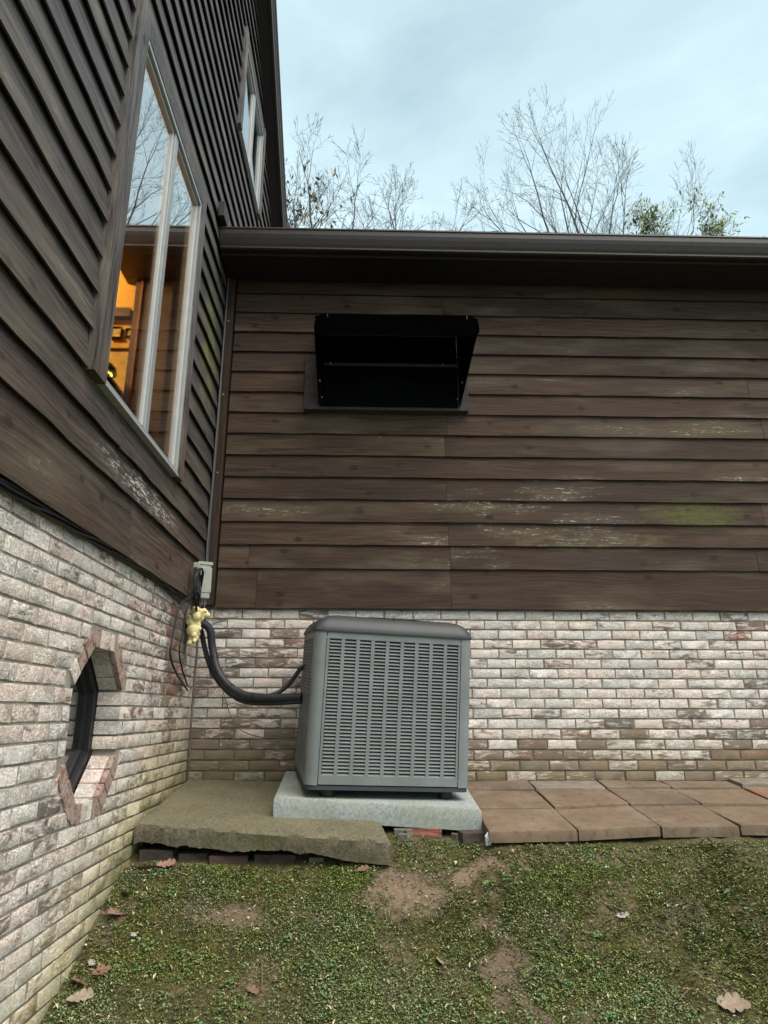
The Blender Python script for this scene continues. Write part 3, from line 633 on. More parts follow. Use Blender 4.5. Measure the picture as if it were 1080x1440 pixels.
def house_window(w, trim_l, trim_r, head, mull, big):
    y0, y1, z0, z1 = w['y0'], w['y1'], w['z0'], w['z1']
    t = link('window' if big else 'upper_window', None, house)
    if big:
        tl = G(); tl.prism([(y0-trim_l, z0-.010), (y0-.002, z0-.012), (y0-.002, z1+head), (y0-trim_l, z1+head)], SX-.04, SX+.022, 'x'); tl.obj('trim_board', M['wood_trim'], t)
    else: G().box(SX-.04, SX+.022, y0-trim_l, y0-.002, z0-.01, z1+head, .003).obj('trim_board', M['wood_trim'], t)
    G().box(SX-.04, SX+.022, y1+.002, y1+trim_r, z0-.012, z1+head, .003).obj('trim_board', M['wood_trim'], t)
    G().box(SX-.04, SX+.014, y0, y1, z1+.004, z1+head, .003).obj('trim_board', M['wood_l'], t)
    f = .026; fr = G()
    # outer frame flange and a stepped inner frame
    for (a, b, c, d, x0, x1) in ((y0, y1, z0, z0+f, SX-.075, SX+.012), (y0, y1, z1-f, z1, SX-.075, SX+.012), (y0, y0+f, z0+f, z1-f, SX-.075, SX+.012), (y1-f, y1, z0+f, z1-f, SX-.075, SX+.012)):
        fr.box(x0, x1, a, b, c, d, .003)
    fr.obj('frame', M['alu'], t)
    # sill nosing, a thin pale lip
    G().box(SX-.05, SX+.016, y0-.002, y1+.002, z0-.007, z0+.006, .002).obj('sill', M['aluw'], t)
    G().box(SX-.05, SX+.003, mull-.030, mull+.030, z0+f, z1-f, .004).obj('mullion', M['alu'], t)
    for a, b in ((y0+f, mull-.030), (mull+.030, y1-f)):
        s = G(); e = .020
        for (p, q, c, d) in ((a, b, z0+f, z0+f+e), (a, b, z1-f-e, z1-f), (a, a+e, z0+f+e, z1-f-e), (b-e, b, z0+f+e, z1-f-e)): s.box(SX-.045, SX-.006, p+.001, q-.001, c+.001, d-.001, .003)
        so = s.obj('sash', M['aluw'], t)
        G().box(SX-.022, SX-.017, a+e-.004, b-e+.004, z0+f+e-.004, z1-f-e+.004).obj('pane', M['glass'], t)
    return t
w1 = house_window(W1, TRW, .085, .13, 3.335, True); w2 = house_window(W2, .09, .085, .10, 5.47, False)
G().box(SX-1.4, SX-.13, W2['y0']-.4, W2['y1']+.4, W2['z0']-.4, W2['z1']+.4).obj('dark_room', M['roomdark'], house)

# --- rake: soffit, fascia board, metal drip edge, roof
RX = SX+.135
def along_rake(dz0, dz1, xa, xb, name, mat, parent, drop=0):
    g = G()
    for s, ye in ((1, YB+.25), (-1, YF-.25)):
        a = [(PKY, PKZ), (ye, PKZ-SL*abs(ye-PKY))]
        g.prism([(a[0][0], a[0][1]+dz0), (a[1][0], a[1][1]+dz0), (a[1][0], a[1][1]+dz1), (a[0][0], a[0][1]+dz1)], xa, xb, 'x')
    return g.obj(name, mat, parent)
along_rake(.0, .03, SX-.03, RX-.024, 'rake_soffit', M['rake'], house)
along_rake(-.035, .20, RX-.022, RX, 'rake_board', M['rake'], house)
along_rake(.165, .205, RX+.001, RX+.012, 'drip_edge', M['drip'], house)
along_rake(.206, .245, -7.5, RX+.03, 'roof', M['shingle'], house)
G().box(-7.3, SX-.12, YB-.1, YB, -1.5, 5.0).obj('rear_wall', M['dark'], house); G().box(-7.3, SX-.12, YF, YF+.1, -2, 5.0).obj('front_wall', M['wood_b'], house)
G().box(SX-.045, SX+.012, YF-.03, YF+.09, .72, 5.0, .004).obj('corner_board', M['wood_trim'], house)

# --- the lit room behind the big window
room = link('lit_room', None, house)
rx0, rx1, ry0, ry1, rz0, rz1 = -4.6, SX-.115, 1.9, 4.88, .9, 4.4
G().box(rx0, rx1, ry1, ry1+.05, 2.73, rz1).obj('end_wall', M['room'], room)
G().box(rx0, rx1, ry1-.004, ry1+.05, rz0, 2.728).obj('lower_wall', M['room2'], room)
rm = G(); rm.box(rx0-.05, rx0, ry0, ry1+.05, rz0, rz1); rm.box(rx0, rx1, ry0-.05, ry0, rz0, rz1); rm.obj('side_wall', M['room'], room)
G().box(rx0, rx1, ry0, ry1, rz0-.05, rz0).obj('floor', M['roomwood'], room); G().box(rx0, rx1, ry0, ry1+.05, rz1, rz1+.05).obj('ceiling', M['roomdark'], room)
G().box(-1.93, rx1, ry0, ry1-.01, 3.31, rz1-.004).obj('bulkhead', M['roomwood'], room)
G().box(-1.845, rx1+.0, 4.82, 4.87, rz0, 3.305).obj('partition', M['roomwood'], room)
G().box(-1.80, -1.785, 4.805, 4.818, rz0, 3.3).obj('door_casing', plain('casing_wood', (.30, .12, .035), .5), room)
G().box(rx0, -1.865, ry1-.06, ry1-.001, 2.985, 3.065, .004).obj('ceiling_beam', M['roomwood'], room)
G().box(rx0, -1.865, ry1-.02, ry1-.002, 2.722, 2.732).obj('chair_rail', M['roomwood'], room)
G().box(rx0, -1.87, 4.55, 4.868, 2.33, 2.36).obj('shelf', M['roomwood'], room)
li = bpy.data.lights.new('ceiling_lamp_light', 'POINT'); li.energy = 105; li.color = (1, .62, .24); li.shadow_soft_size = .12
lo = bpy.data.objects.new('ceiling_lamp_light', li); COL.objects.link(lo); lo.location = (-3.1, 3.3, 3.5)
cl = thing('ceiling_lamp', 'warm lamp hanging inside the lit room behind the big window', 'lamp', (-2.75, 4.25, 3.72)); lo.parent = cl; lo.location = (0, 0, -.25)
G().tube([(0, 0, .0), (0, 0, .66)], .008, 8).obj('cord', M['cable'], cl); G().tube([(0, 0, -.12), (0, 0, -.02), (0, 0, .02)], [.2, .07, .03], 20, False).obj('lamp_shade', M['roomwood'], cl)
for k, (x, w, zc, lab) in enumerate(((-1.975, .085, 2.865, 'small square framed picture on the orange wall seen through the big window'), (-1.868, .06, 2.865, 'rounded framed picture half hidden by the dark partition behind the big window'))):
    pf = thing('picture_frame', lab, 'picture', (x, ry1-.02, zc), group='pictures inside the lit room')
    g = G(); hw = w/2
    for a, b, c, d in ((-hw, hw, -hw-.004, -hw), (-hw, hw, hw, hw+.004), (-hw, -hw+.004, -hw, hw), (hw-.004, hw, -hw, hw)): g.box(a, b, -.012, .018, c, d)
    g.obj('frame', M['roomwood'], pf); G().box(-hw+.008, hw-.008, .0, .015, -hw, hw).obj('print', M['print'], pf)
tl = thing('table_lamp', 'glowing lamp with a dark green shade on a shelf inside the big window', 'lamp', (-1.96, 4.72, 2.36))
G().tube([(0, 0, 0), (0, 0, .012)], .06, 16).obj('base', M['roomwood'], tl)
G().tube([(0, 0, .012), (0, 0, .085)], [.055, .05], 16).obj('glowing_globe', M['bulb'], tl, smooth=True)
G().tube([(0, 0, .075), (0, 0, .12), (0, 0, .15), (0, 0, .16)], [.085, .075, .05, .02], 20).obj('shade', M['shade'], tl, smooth=True)

# ================================================================== vent hood on the back wall
hood = thing('vent_hood', 'large black metal hood jutting from the brown siding above the air conditioner', 'vent hood', (.17, SY, 2.24))
def H(g, name, mat, **k): o = g.obj(name, mat, hood, **k); o.matrix_parent_inverse = Matrix.Translation((-.17, -SY, -2.24)); return o
bd = G(); bd.box(-.487, .787, SY-.042, SY-.003, 2.238, 2.70, .004); H(bd, 'backboard', M['hoodboard'])
YL, FXL, FXR, ZF0, ZF1 = 4.26, -.382, .796, 2.575, 2.672
for xb, xf, s in ((-.372, FXL, 1), (.716, FXR, -1)):
    t = .006*s; pts = [(SY-.045, 2.272), (YL+.105, ZF1-.075), (YL+.08, ZF1-.05), (YL+.12, ZF1+.034), (SY-.004, 2.948)]
    def X(y): return xb+(xf-xb)*(SY-y)/(SY-YL)
    g = G(); n = len(pts); g.add([(X(y), y, z) for y, z in pts]+[(X(y)+t, y, z) for y, z in pts], [tuple(range(n)), tuple(range(2*n-1, n-1, -1))]+[(i, (i+1) % n, (i+1) % n+n, i+n) for i in range(n)]); H(g, 'side_panel', M['black'])
def hx(y, left): return (-.372+(FXL+.372)*(SY-y)/(SY-YL)) if left else (.716+(FXR-.716)*(SY-y)/(SY-YL))
rr = .10; pl_ = [(hx(SY-.004, True), SY-.004), (FXL, YL+.02+rr)]+[(FXL+rr-rr*math.cos(a), YL+.02+rr-rr*math.sin(a)) for a in np.linspace(0, math.pi/2, 7)][1:]+[(FXR-rr+rr*math.sin(a), YL+.02+rr-rr*math.cos(a)) for a in np.linspace(0, math.pi/2, 7)]+[(hx(SY-.004, False), SY-.004)]
def hz_(y): return ZF1+(y-YL)/(SY-YL)*.28
g = G(); n = len(pl_); g.add([(x, y, hz_(y)) for x, y in pl_]+[(x, y, hz_(y)+.008) for x, y in pl_], [tuple(range(n)), tuple(range(2*n-1, n-1, -1))]+[(i, (i+1) % n, (i+1) % n+n, i+n) for i in range(n)]); H(g, 'top_panel', M['black'])
ra = .075; arc = [(FXR-ra+ra*math.cos(a), ZF1+.012-ra+ra*math.sin(a)) for a in np.linspace(0, math.pi/2, 9)]+[(FXL+ra-ra*math.sin(a), ZF1+.012-ra+ra*math.cos(a)) for a in np.linspace(0, math.pi/2, 9)]
lp = [(FXL+.02, ZF1-.085), (FXR-.02, ZF1-.085)]+arc; n = len(lp); g = G()
def ly(z): return YL+(ZF1+.012-z)*1.15
g.add([(x, ly(z), z) for x, z in lp]+[(x, ly(z)+.008, z+.004) for x, z in lp], [tuple(range(n)), tuple(range(2*n-1, n-1, -1))]+[(i, (i+1) % n, (i+1) % n+n, i+n) for i in range(n)]); H(g, 'front_lip', M['black'])
H(G().box(-.36, .70, SY-.058, SY-.044, 2.262, 2.90, .004), 'back_plate', M['black'])
H(G().box(-.30, .66, 4.50, 4.512, 2.66, 2.70, .003), 'inner_baffle', M['blackpl']); H(G().box(-.33, .69, 4.70, 4.71, 2.52, 2.545, .003), 'inner_flange', M['blackpl'])
for x, y, z in ((-.36, 4.72, 2.40), (-.35, 4.86, 2.33), (.72, 4.72, 2.40), (.70, 4.86, 2.33), (-.25, 4.49, 2.67), (.6, 4.49, 2.67), (-.28, 4.69, 2.53), (.57, 4.69, 2.53)):
    H(G().tube([(x, y, z), (x+(.004 if x < .1 else -.004), y-.004, z)], .008, 8), 'screw', M['steel'])
for x in (FXL+.10, FXR-.10): H(G().box(x-.002, x+.002, YL-.005, YL-.001, ZF1-.018, ZF1+.010), 'lip_rivet', M['blackpl'])

# ================================================================== air conditioner
AW, AD, AH, AR = .945, .80, .845, .052
ac = thing('air_conditioner', 'grey louvred outdoor air conditioner leaning on its pale pad against the brick wall', 'air conditioner')
ac.matrix_basis = Matrix.Translation((-.325, 4.05, -.376)) @ Matrix.Rotation(R(9.6), 4, 'Z') @ Matrix.Rotation(R(2.0), 4, 'Y') @ Matrix.Rotation(R(4.0), 4, 'X')
def rrect(w, d, r, ins=0.0, k=6, c=(0, 0)):
    pts = []
    for cx, cy, a0 in ((w-r, r, -90), (w-r, d-r, 0), (r, d-r, 90), (r, r, 180)):
        pts += [(cx+(r-ins)*math.cos(R(a0+90*i/k)), cy+(r-ins)*math.sin(R(a0+90*i/k))) for i in range(k+1)]
    return pts
def ring_stack(levels, top=True, bottom=False):
    g = G(); V = []; n = len(levels[0][0])
    for P, z in levels: V += [(x, y, z) for x, y in P]
    F = [(a*n+i, a*n+(i+1) % n, (a+1)*n+(i+1) % n, (a+1)*n+i) for a in range(len(levels)-1) for i in range(n)]
    if top: F.append(tuple(range((len(levels)-1)*n, len(levels)*n)))
    if bottom: F.append(tuple(range(n))[::-1])
    return g.add(V, F)
def grow(d, e=0.0): return [(x, y) for x, y in ((p[0], p[1]) for p in rrect(AW, AD, AR, -d))]
# corner posts: quarter-round pressings with flat wings
def post(cx, cy, sx, sy):
    out = []; t = .004; wing_ = .018
    prof = [(0, AR+wing_), (0, AR)]+[(AR-AR*math.cos(R(9*i)), AR-AR*math.sin(R(9*i))) for i in range(1, 10)]+[(AR, 0), (AR+wing_, 0)]
    inn = [(AR+wing_, t)]+[(AR-(AR-t)*math.sin(R(9*i)), AR-(AR-t)*math.cos(R(9*i))) for i in range(0, 11)]+[(t, AR+wing_)]
    poly = [(cx+sx*x, cy+sy*y) for x, y in prof+inn]
    return G().prism(poly, -.004, AH-.002, 'z')
for cx, cy, sx, sy in ((0, 0, 1, 1), (AW, 0, -1, 1), (0, AD, 1, -1), (AW, AD, -1, -1)): post(cx, cy, sx, sy).obj('corner_post', M['acgrey'], ac, smooth=True)
def louver(L0, L1, ncol, nrow, name):
    # panel in local x (along), y=0 face looking -y, z up
    g = G(); s = G(); zb, zt = .048, AH-.052; rib = .0105; cw = (L1-L0-.016)/ncol
    g.box(L0+.002, L1-.002, .0015, .0055, 0, zb, .0012); g.box(L0+.002, L1-.002, .0015, .0055, zt, AH-.004, .0012)
    for i in range(ncol+1):
        x = L0+.008+i*cw; w = rib if 0 < i < ncol else .008
        g.box(max(L0+.002, x-w), min(L1-.002, x+w), .0015, .005, zb+.0005, zt-.0005)
    pit = (zt-zb)/nrow
    for i in range(ncol):
        xa, xb = L0+.008+i*cw+rib, L0+.008+(i+1)*cw-rib
        for j in range(nrow):
            z = zb+j*pit
            # pressed louvre blade: lower lip stands proud, upper edge tucks back
            s.add([(xa, .001, z+.001), (xb, .001, z+.001), (xb, .0115, z+pit*.53), (xa, .0115, z+pit*.53), (xa, .0025, z-.001), (xb, .0025, z-.001), (xb, .0135, z+pit*.51), (xa, .0135, z+pit*.51)],
                  [(0, 1, 2, 3), (4, 7, 6, 5), (0, 4, 5, 1), (0, 3, 7, 4), (1, 5, 6, 2), (3, 2, 6, 7)])
    return g, s
for nm, L0, L1, nc, loc, rz in (('front_louver_panel', AR+.020, AW-AR-.020, 9, (0, 0, 0), 0), ('side_louver_panel', AR+.020, AD-AR-.020, 8, (0, AD, 0), -90), ('side_louver_panel', AR+.020, AD-AR-.020, 8, (AW, 0, 0), 90), ('rear_louver_panel', AR+.020, AW-AR-.020, 9, (AW, AD, 0), 180)):
    g, s = louver(L0, L1, nc, 39, nm)
    po = g.obj(nm, M['acgrey'], ac, loc, (0, 0, R(rz))); s.obj('louver_blades', M['acgrey'], po, kind='stuff')
ring_stack([(rrect(AW, AD, AR, .03), .01), (rrect(AW, AD, AR, .03), AH-.01)], True, True).obj('coil', M['coil'], ac)
ring_stack([(rrect(AW, AD, AR, .004), -.028), (rrect(AW, AD, AR, .006), -.006)], True, True).obj('base_pan', M['accap'], ac)
def shr(d): return [(x+(AW/2-x)*d/(AW/2), y+(AD/2-y)*d/(AD/2)) for x, y in rrect(AW, AD, AR+.004, -.006)]
cap = ring_stack([(shr(0), AH-.014), (shr(-.002), AH-.004), (shr(.010), AH+.024), (shr(.026), AH+.048), (shr(.046), AH+.066), (shr(.075), AH+.079), (shr(.11), AH+.087), (shr(.13), AH+.08)], False, False); cap.obj('top_cap', M['accap'], ac, smooth=True)
fg = G()
for r in (.05, .1, .15, .2, .25, .3, .34): fg.tube([(AW/2+r*math.cos(a), AD/2+r*math.sin(a), AH+.085) for a in np.linspace(0, 2*math.pi, 33)], .0025, 4)
for a in np.linspace(0, math.pi, 9)[:-1]: fg.tube([(AW/2-.35*math.cos(a), AD/2-.35*math.sin(a), AH+.082), (AW/2+.35*math.cos(a), AD/2+.35*math.sin(a), AH+.082)], .003, 4)
fg.obj('fan_grille', M['black'], ac); ring_stack([(shr(.12), AH+.078), (shr(.2), AH+.074)], True).obj('fan_deck', M['accap'], ac)
for x, y in ((.14, .09), (AW-.12, .09), (.14, AD-.1), (AW-.12, AD-.1)): G().tube([(x, y, -.078), (x, y, -.07), (x, y, -.03)], [.04, .044, .04], 14).obj('foot', M['blackpl'], ac, smooth=True)
for x, y, z in ((.075, -.0012, .80), (AW-.075, -.0012, .80), (AW-.075, -.0012, .03)): G().tube([(x, y+.003, z), (x, y, z)], .005, 8).obj('screw', M['steel'], ac)

# ================================================================== slabs and pavers
def warped_slab(top, thick, mat, name, label, cat, nu=26, nv=18, jit=.004, ragged=0.0, group=None, seed=1, bevel=.012):
    """top: four corners FL FR BR BL; a dense block with worn edges, ragged underside in front"""
    rg = random.Random(seed); FL, FR, BR, BL_ = map(Vector, top); V = []; F = []
    us = [0, bevel*.5, bevel*1.4]+list(np.linspace(.04, .96, nu))+[1-bevel*1.4, 1-bevel*.5, 1]; vs = [0, bevel*.7, bevel*1.8]+list(np.linspace(.05, .97, nv))+[1]; nU, nV = len(us), len(vs)
    for j, v in enumerate(vs):
        for i, u in enumerate(us):
            p = FL*(1-u)*(1-v)+FR*u*(1-v)+BR*u*v+BL_*(1-u)*v
            e = max(0, bevel-min(u*1.2, (1-u)*1.2, v))/bevel if bevel else 0
            p.z += (mn.noise(p*9)*.6+mn.noise(p*30)*.4)*jit-e*e*.012
            if j == 0: p.y += mn.noise(p*14)*jit*1.5
            V.append(p)
    F = [(j*nU+i, j*nU+i+1, (j+1)*nU+i+1, (j+1)*nU+i) for j in range(nV-1) for i in range(nU-1)]
    loop = [i for i in range(nU)]+[j*nU+nU-1 for j in range(1, nV)]+[(nV-1)*nU+i for i in range(nU-2, -1, -1)]+[j*nU for j in range(nV-2, 0, -1)]
    m = len(loop); b0 = len(V)
    for a, i in enumerate(loop):
        p = V[i].copy(); k = thick
        if ragged and a < nU: k -= ragged*max(0, min(1, (-.05-p.x)*4))*max(0, mn.noise(Vector((p.x*3.5, 3.1, seed)))*1.0+mn.noise(Vector((p.x*14, 1, seed)))*.35+mn.noise(Vector((p.x*60, 1, seed)))*.16+.45)
        V.append(Vector((p.x, p.y+mn.noise(p*17)*jit, p.z-k*.55))); 
    for a, i in enumerate(loop):
        p = V[i].copy(); k = thick
        if ragged and a < nU: k -= ragged*max(0, min(1, (-.05-p.x)*4))*max(0, mn.noise(Vector((p.x*3.5, 3.1, seed)))*1.0+mn.noise(Vector((p.x*14, 1, seed)))*.35+mn.noise(Vector((p.x*60, 1, seed)))*.16+.45)
        V.append(Vector((p.x, p.y+mn.noise(p*13)*jit*1.5, p.z-k)))
    for r0, r1 in ((loop, [b0+a for a in range(m)]), ([b0+a for a in range(m)], [b0+m+a for a in range(m)])):
        F += [(r0[(a+1) % m], r0[a], r1[a], r1[(a+1) % m]) for a in range(m)]
    F.append(tuple(b0+m+a for a in range(m)))
    o = link(name, mesh(name, V, F, mat, True)); o.data.set_sharp_from_angle(angle=R(38)); return props(o, label, cat, group)
warped_slab([(-1.172, 3.885, -.548), (.135, 3.70, -.603), (-.02, 4.93, -.45), (-1.172, 4.935, -.428)], .095, M['slab'], 'concrete_slab', 'old mossy concrete slab in the corner, its front edge undermined', 'concrete slab', 130, 20, .0045, .05, seed=4)
padt = lambda x, y: -.44-.0536*(x+.484)+.085*(y-4.075)
PC = [(-.49, 4.065), (.64, 4.03), (.66, 4.87), (-.52, 4.87)]
warped_slab([(x, y, padt(x, y)) for x, y in PC], .098, M['pad'], 'equipment_pad', 'pale grey pad under the air conditioner, tilted to the right', 'equipment pad', 24, 12, .0016, seed=9, bevel=.01)
# pavers: three rows, stepping unevenly down from the wall
PX = [.655, 1.105, 1.575, 2.005, 2.47, 2.93, 3.39]; PY = [3.80, 4.255, 4.71, 4.945]
def pz(x, y): return -.443-.112*(4.95-y)
PL = {(0, 0): 'front left corner paver beside the air conditioner pad, its cut end over bare soil', (1, 0): 'second front paver from the air conditioner pad, sloping up to the right', (2, 0): 'third front paver from the air conditioner pad, greyish brown',
      (3, 0): 'fourth front paver, orange tinted, near the right picture edge', (4, 0): 'fifth front paver, cut by the right picture edge', (0, 1): 'middle row paver touching the right end of the pale pad', (1, 1): 'middle row paver with a pale back edge, second from the pad',
      (2, 1): 'middle row paver, third from the pad', (3, 1): 'middle row paver, fourth from the pad, with an open dark front joint', (4, 1): 'orange brown middle row paver at the right picture edge', (0, 2): 'narrow back row paver against the wall just right of the air conditioner',
      (1, 2): 'pale back row paver against the wall, second from the air conditioner', (2, 2): 'sandy back row paver against the wall, third from the air conditioner', (3, 2): 'grey back row paver against the wall, fourth from the air conditioner', (4, 2): 'raised pale grey back row paver at the right picture edge'}
fy = {0: (.0, .035), 1: (.035, .13), 2: (.12, .14), 3: (.135, .14), 4: (.15, .16), 5: (.16, .17)}
rg = random.Random(3)
for i in range(6):
    for j in range(3):
        x0, x1 = PX[i]+.004, PX[i+1]-.004; ya, yb = PY[j]+.006, PY[j+1]-.006
        fl, fr_ = (fy[i] if j == 0 else (fy[i][0]*.8, fy[i][1]*.8) if j == 1 else (fy[i][0]*.3, fy[i][1]*.3)); bl, br = ((fy[i][0]*.8, fy[i][1]*.8) if j == 0 else (fy[i][0]*.3, fy[i][1]*.3) if j == 1 else (0, 0))
        if j == 2: bl = br = 0
        c = [(x0, ya+fl), (x1, ya+fr_), (x1-.0, yb+br), (x0, yb+bl)]
        dz = [rg.uniform(-.006, .006) for _ in range(4)]; st = (-.010, -.002, .004)[j]; dz = [d+st for d in dz]
        if i == 0 and j == 0: c[0] = (.64, ya+.005); c[3] = (.648, yb); dz = [-.008]*4
        if i == 4 and j == 2: dz = [.022]*4
        if i == 4 and j == 1: dz = [.004, .004, .012, .01]
        top = [(x, y, pz(x, y-.35*(fl if 0 else (fl+fr_)/2))+d-.002 if j < 2 else pz(x, y)+d) for (x, y), d in zip(c, dz)]
        mat = M['paver_g'] if (i, j) in ((4, 2), (1, 2)) else M['paver_o'] if (i, j) in ((4, 1),) else M['paver']
        lab = PL.get((i, j), 'paver beyond the right edge of the picture, row %s' % ('front', 'middle', 'back')[j])
        warped_slab(top, .040, mat, 'paver', lab, 'paver', 10, 8, .0022, group='square pavers along the brick wall', seed=20+i*3+j, bevel=.007)
# loose bricks under the slab, red brick and grey block by the pad
def loose(x, y, z, l, h, d, rz, mat, label, name='loose_brick', cat='brick', group='broken bricks under the slab edge', tilt=0):
    b = bmesh.new(); bmesh.ops.create_cube(b, size=1)
    bmesh.ops.subdivide_edges(b, edges=b.edges[:], cuts=2, use_grid_fill=True)
    for v in b.verts:
        n_ = mn.noise(Vector((v.co.x*l*9+x*7, v.co.y*9+y, v.co.z*9)))*.14; v.co = Vector((v.co.x*l*(1+n_), v.co.y*d*(1+n_), v.co.z*h*(1+n_)))
    bmesh.ops.bevel(b, geom=b.edges[:], offset=.0015, segments=1, affect='EDGES')
    me = bpy.data.meshes.new(name); b.to_mesh(me); b.free(); me.materials.append(mat)
    o = link(name, me, None, (x, y, z), (R(tilt), 0, R(rz))); return props(o, label, cat, group)
M['lb1'] = plain('buried_brick', (.05, .04, .032), .95, var=.4, scale=30, bump=.7); M['lb2'] = plain('buried_red_brick', (.075, .045, .034), .95, var=.4, scale=25, bump=.7); M['lb3'] = plain('rubble_grey', (.13, .12, .10), .95, var=.3, scale=25, bump=.7)
M['lbred'] = plain('clean_red_brick', (.29, .11, .085), .9, var=.3, scale=30, bump=.6)
for x, y, z, l, mt, lb in ((-1.05, 3.93, -0.712, .17, 'lb1', 'dark buried brick under the left end of the mossy slab'), (-.87, 3.93, -0.727, .15, 'lb1', 'brown brick under the mossy slab, second from the house wall'), (-.68, 3.885, -0.732, .19, 'lb2', 'chipped red brick standing out below the slab edge'), (-.44, 3.885, -0.727, .21, 'lb1', 'long dark brick under the middle of the slab edge'), (-.235, 3.85, -0.732, .075, 'lb3', 'small grey block below the slab, right of the long brick')):
    loose(x, y, z, l, .075, .09, rg.uniform(-6, 6), M[mt], lb)
loose(.325, 4.09, -.617, .20, .05, .10, -6, M['lbred'], 'red brick wedged beneath the front of the pale pad', 'red_brick', 'brick', None, 6)
loose(.575, 3.98, -.645, .13, .085, .11, 8, M['lb1'], 'dark grey block below the right end of the pale pad', 'grey_block', 'block', None)
for k, (x, y, lb) in enumerate(((.19, 4.02, 'rubble stone beside the right end of the mossy slab, under the pad'), (.235, 4.03, 'rubble stone just left of the red brick under the pad'), (.21, 3.96, 'grey rubble stone nearest the viewer under the pad, by the slab corner'), (.50, 4.02, 'rubble stone between the red brick and the dark grey block'))): loose(x, y, float(ground_z(x, y))+.012, .05, .035, .045, k*40, M['lb3'], lb, 'rubble_stone', 'stone', 'rubble under the pale pad')
g = G(); V = [(-.012, 0, -.03), (.014, 0, -.026), (.018, .006, .01), (.0, .01, .034), (-.016, .004, .016), (.002, -.012, 0)]; g.add(V, [(0, 1, 5), (1, 2, 5), (2, 3, 5), (3, 4, 5), (4, 0, 5), (4, 3, 2, 1, 0)])
props(g.obj('plastic_scrap', M['scrap'], None, (.638, 3.835, -.62)), 'white plastic scrap stuck at the corner of the first paver', 'scrap')

# ================================================================== cables, foam, pipes, box
def cable(name, ctrl, r, mat, label, cat, group=None, k=8, n=8):
    o = G().tube(curve(ctrl, n), r, k).obj(name, mat, None, smooth=True); return props(o, label, cat, group)
# bundle of four loosely twisted cables under the siding of the gable wall
bun = thing('cable_bundle', 'bundle of black cables sagging along the top of the gable brickwork', 'cable', (0, 0, 0))
for q in range(5):
    pts = []; rq = random.Random(60+q)
    for y in np.arange(.4, 4.38, .12):
        zz = .715+.012*math.sin(y*2.1+.4)-(.02 if y > 3.4 else 0)*(y-3.4)
        pts.append((BX+.022+.012*math.cos(q*1.3+y*3.3)+rq.uniform(-.002, .002), y, zz-.004+.013*math.sin(q*1.3+y*3.3)+rq.uniform(-.005, .005)))
    pts += [(SX+.0, 4.43+.01*q, .70+.01*q), (SX+.02, 4.47+.012*q, .74+.012*q)]
    G().tube(curve(pts, 3), (.0065, .0055, .007, .005, .0045)[q], 6).obj('cable', M['cable'], bun, smooth=True)
cable('loose_cable', [(BX+.03, 3.45, .72), (BX+.035, 3.75, .742), (BX+.035, 4.0, .725), (BX+.04, 4.12, .665), (BX+.04, 4.25, .68)], .004, M['cable'], 'short loose loop of cable lifting off the bundle under the siding', 'cable', k=6)
# downpipe-like black cable up the corner
cable('corner_cable', [(SX+.012, SY-.05, .98), (SX+.006, SY-.047, 1.3), (SX+.01, SY-.043, 2.0), (SX+.006, SY-.043, 2.7), (SX+.008, SY-.04, 3.39)], .013, M['cable'], 'thick black cable running straight up the inside corner to the eave', 'cable')
cable('thin_corner_cable', [(SX+.016, SY-.075, .95), (SX+.004, SY-.075, 1.15), (SX+.008, SY-.07, 1.7), (SX+.008, SY-.06, 2.3), (SX+.01, SY-.055, 3.38)], .006, M['greycable'], 'thin grey wire climbing the inside corner beside the thick cable', 'cable')
ub = thing('utility_box', 'weathered grey utility box in the corner above the yellow foam', 'utility box', (SX+.022, 4.70, .870))
ub.rotation_euler = (R(3), R(-2), R(38))
G().box(-.047, .047, -.035, .035, -.125, .105, .008).obj('body', M['boxgrey'], ub); G().box(-.05, .05, -.040, -.034, -.085, .085, .003).obj('cover', M['boxgrey'], ub)
G().prism([(-.053, -.04), (.053, -.04), (.053, .037), (-.053, .037)], .105, .125, 'z').obj('hood_cap', M['boxgrey'], ub)
G().tube([(0, -.04, .06), (0, -.045, .06)], .006, 8).obj('screw', M['steel'], ub); G().tube([(.02, 0, -.12), (.02, 0, -.165)], .018, 10).obj('conduit_stub', M['boxgrey'], ub); G().tube([(-.022, 0, -.12), (-.022, 0, -.15)], .012, 10).obj('conduit_stub', M['blackpl'], ub)
coil = thing('cable_coil', 'tangled coil of black cable hung on the gable corner beside the utility box', 'cable coil', (SX+.025, 4.47, .80))
for q in range(7):
    rq = random.Random(q); pts = []
    for t in np.linspace(0, 2*math.pi, 13)[:-1]: pts.append((.012+.012*math.sin(t*2+q)+q*.004, (.052+rq.uniform(-.01, .012))*math.cos(t)+rq.uniform(-.006, .006), (.105+rq.uniform(-.02, .015))*math.sin(t)+rq.uniform(-.006, .006)))
    G().tube(curve(pts+[pts[0]], 4), .006, 6).obj('loop', M['cable'], coil, smooth=True)
G().box(-.01, .03, -.015, .02, .10, .145, .005).obj('hook', M['boxgrey'], coil)
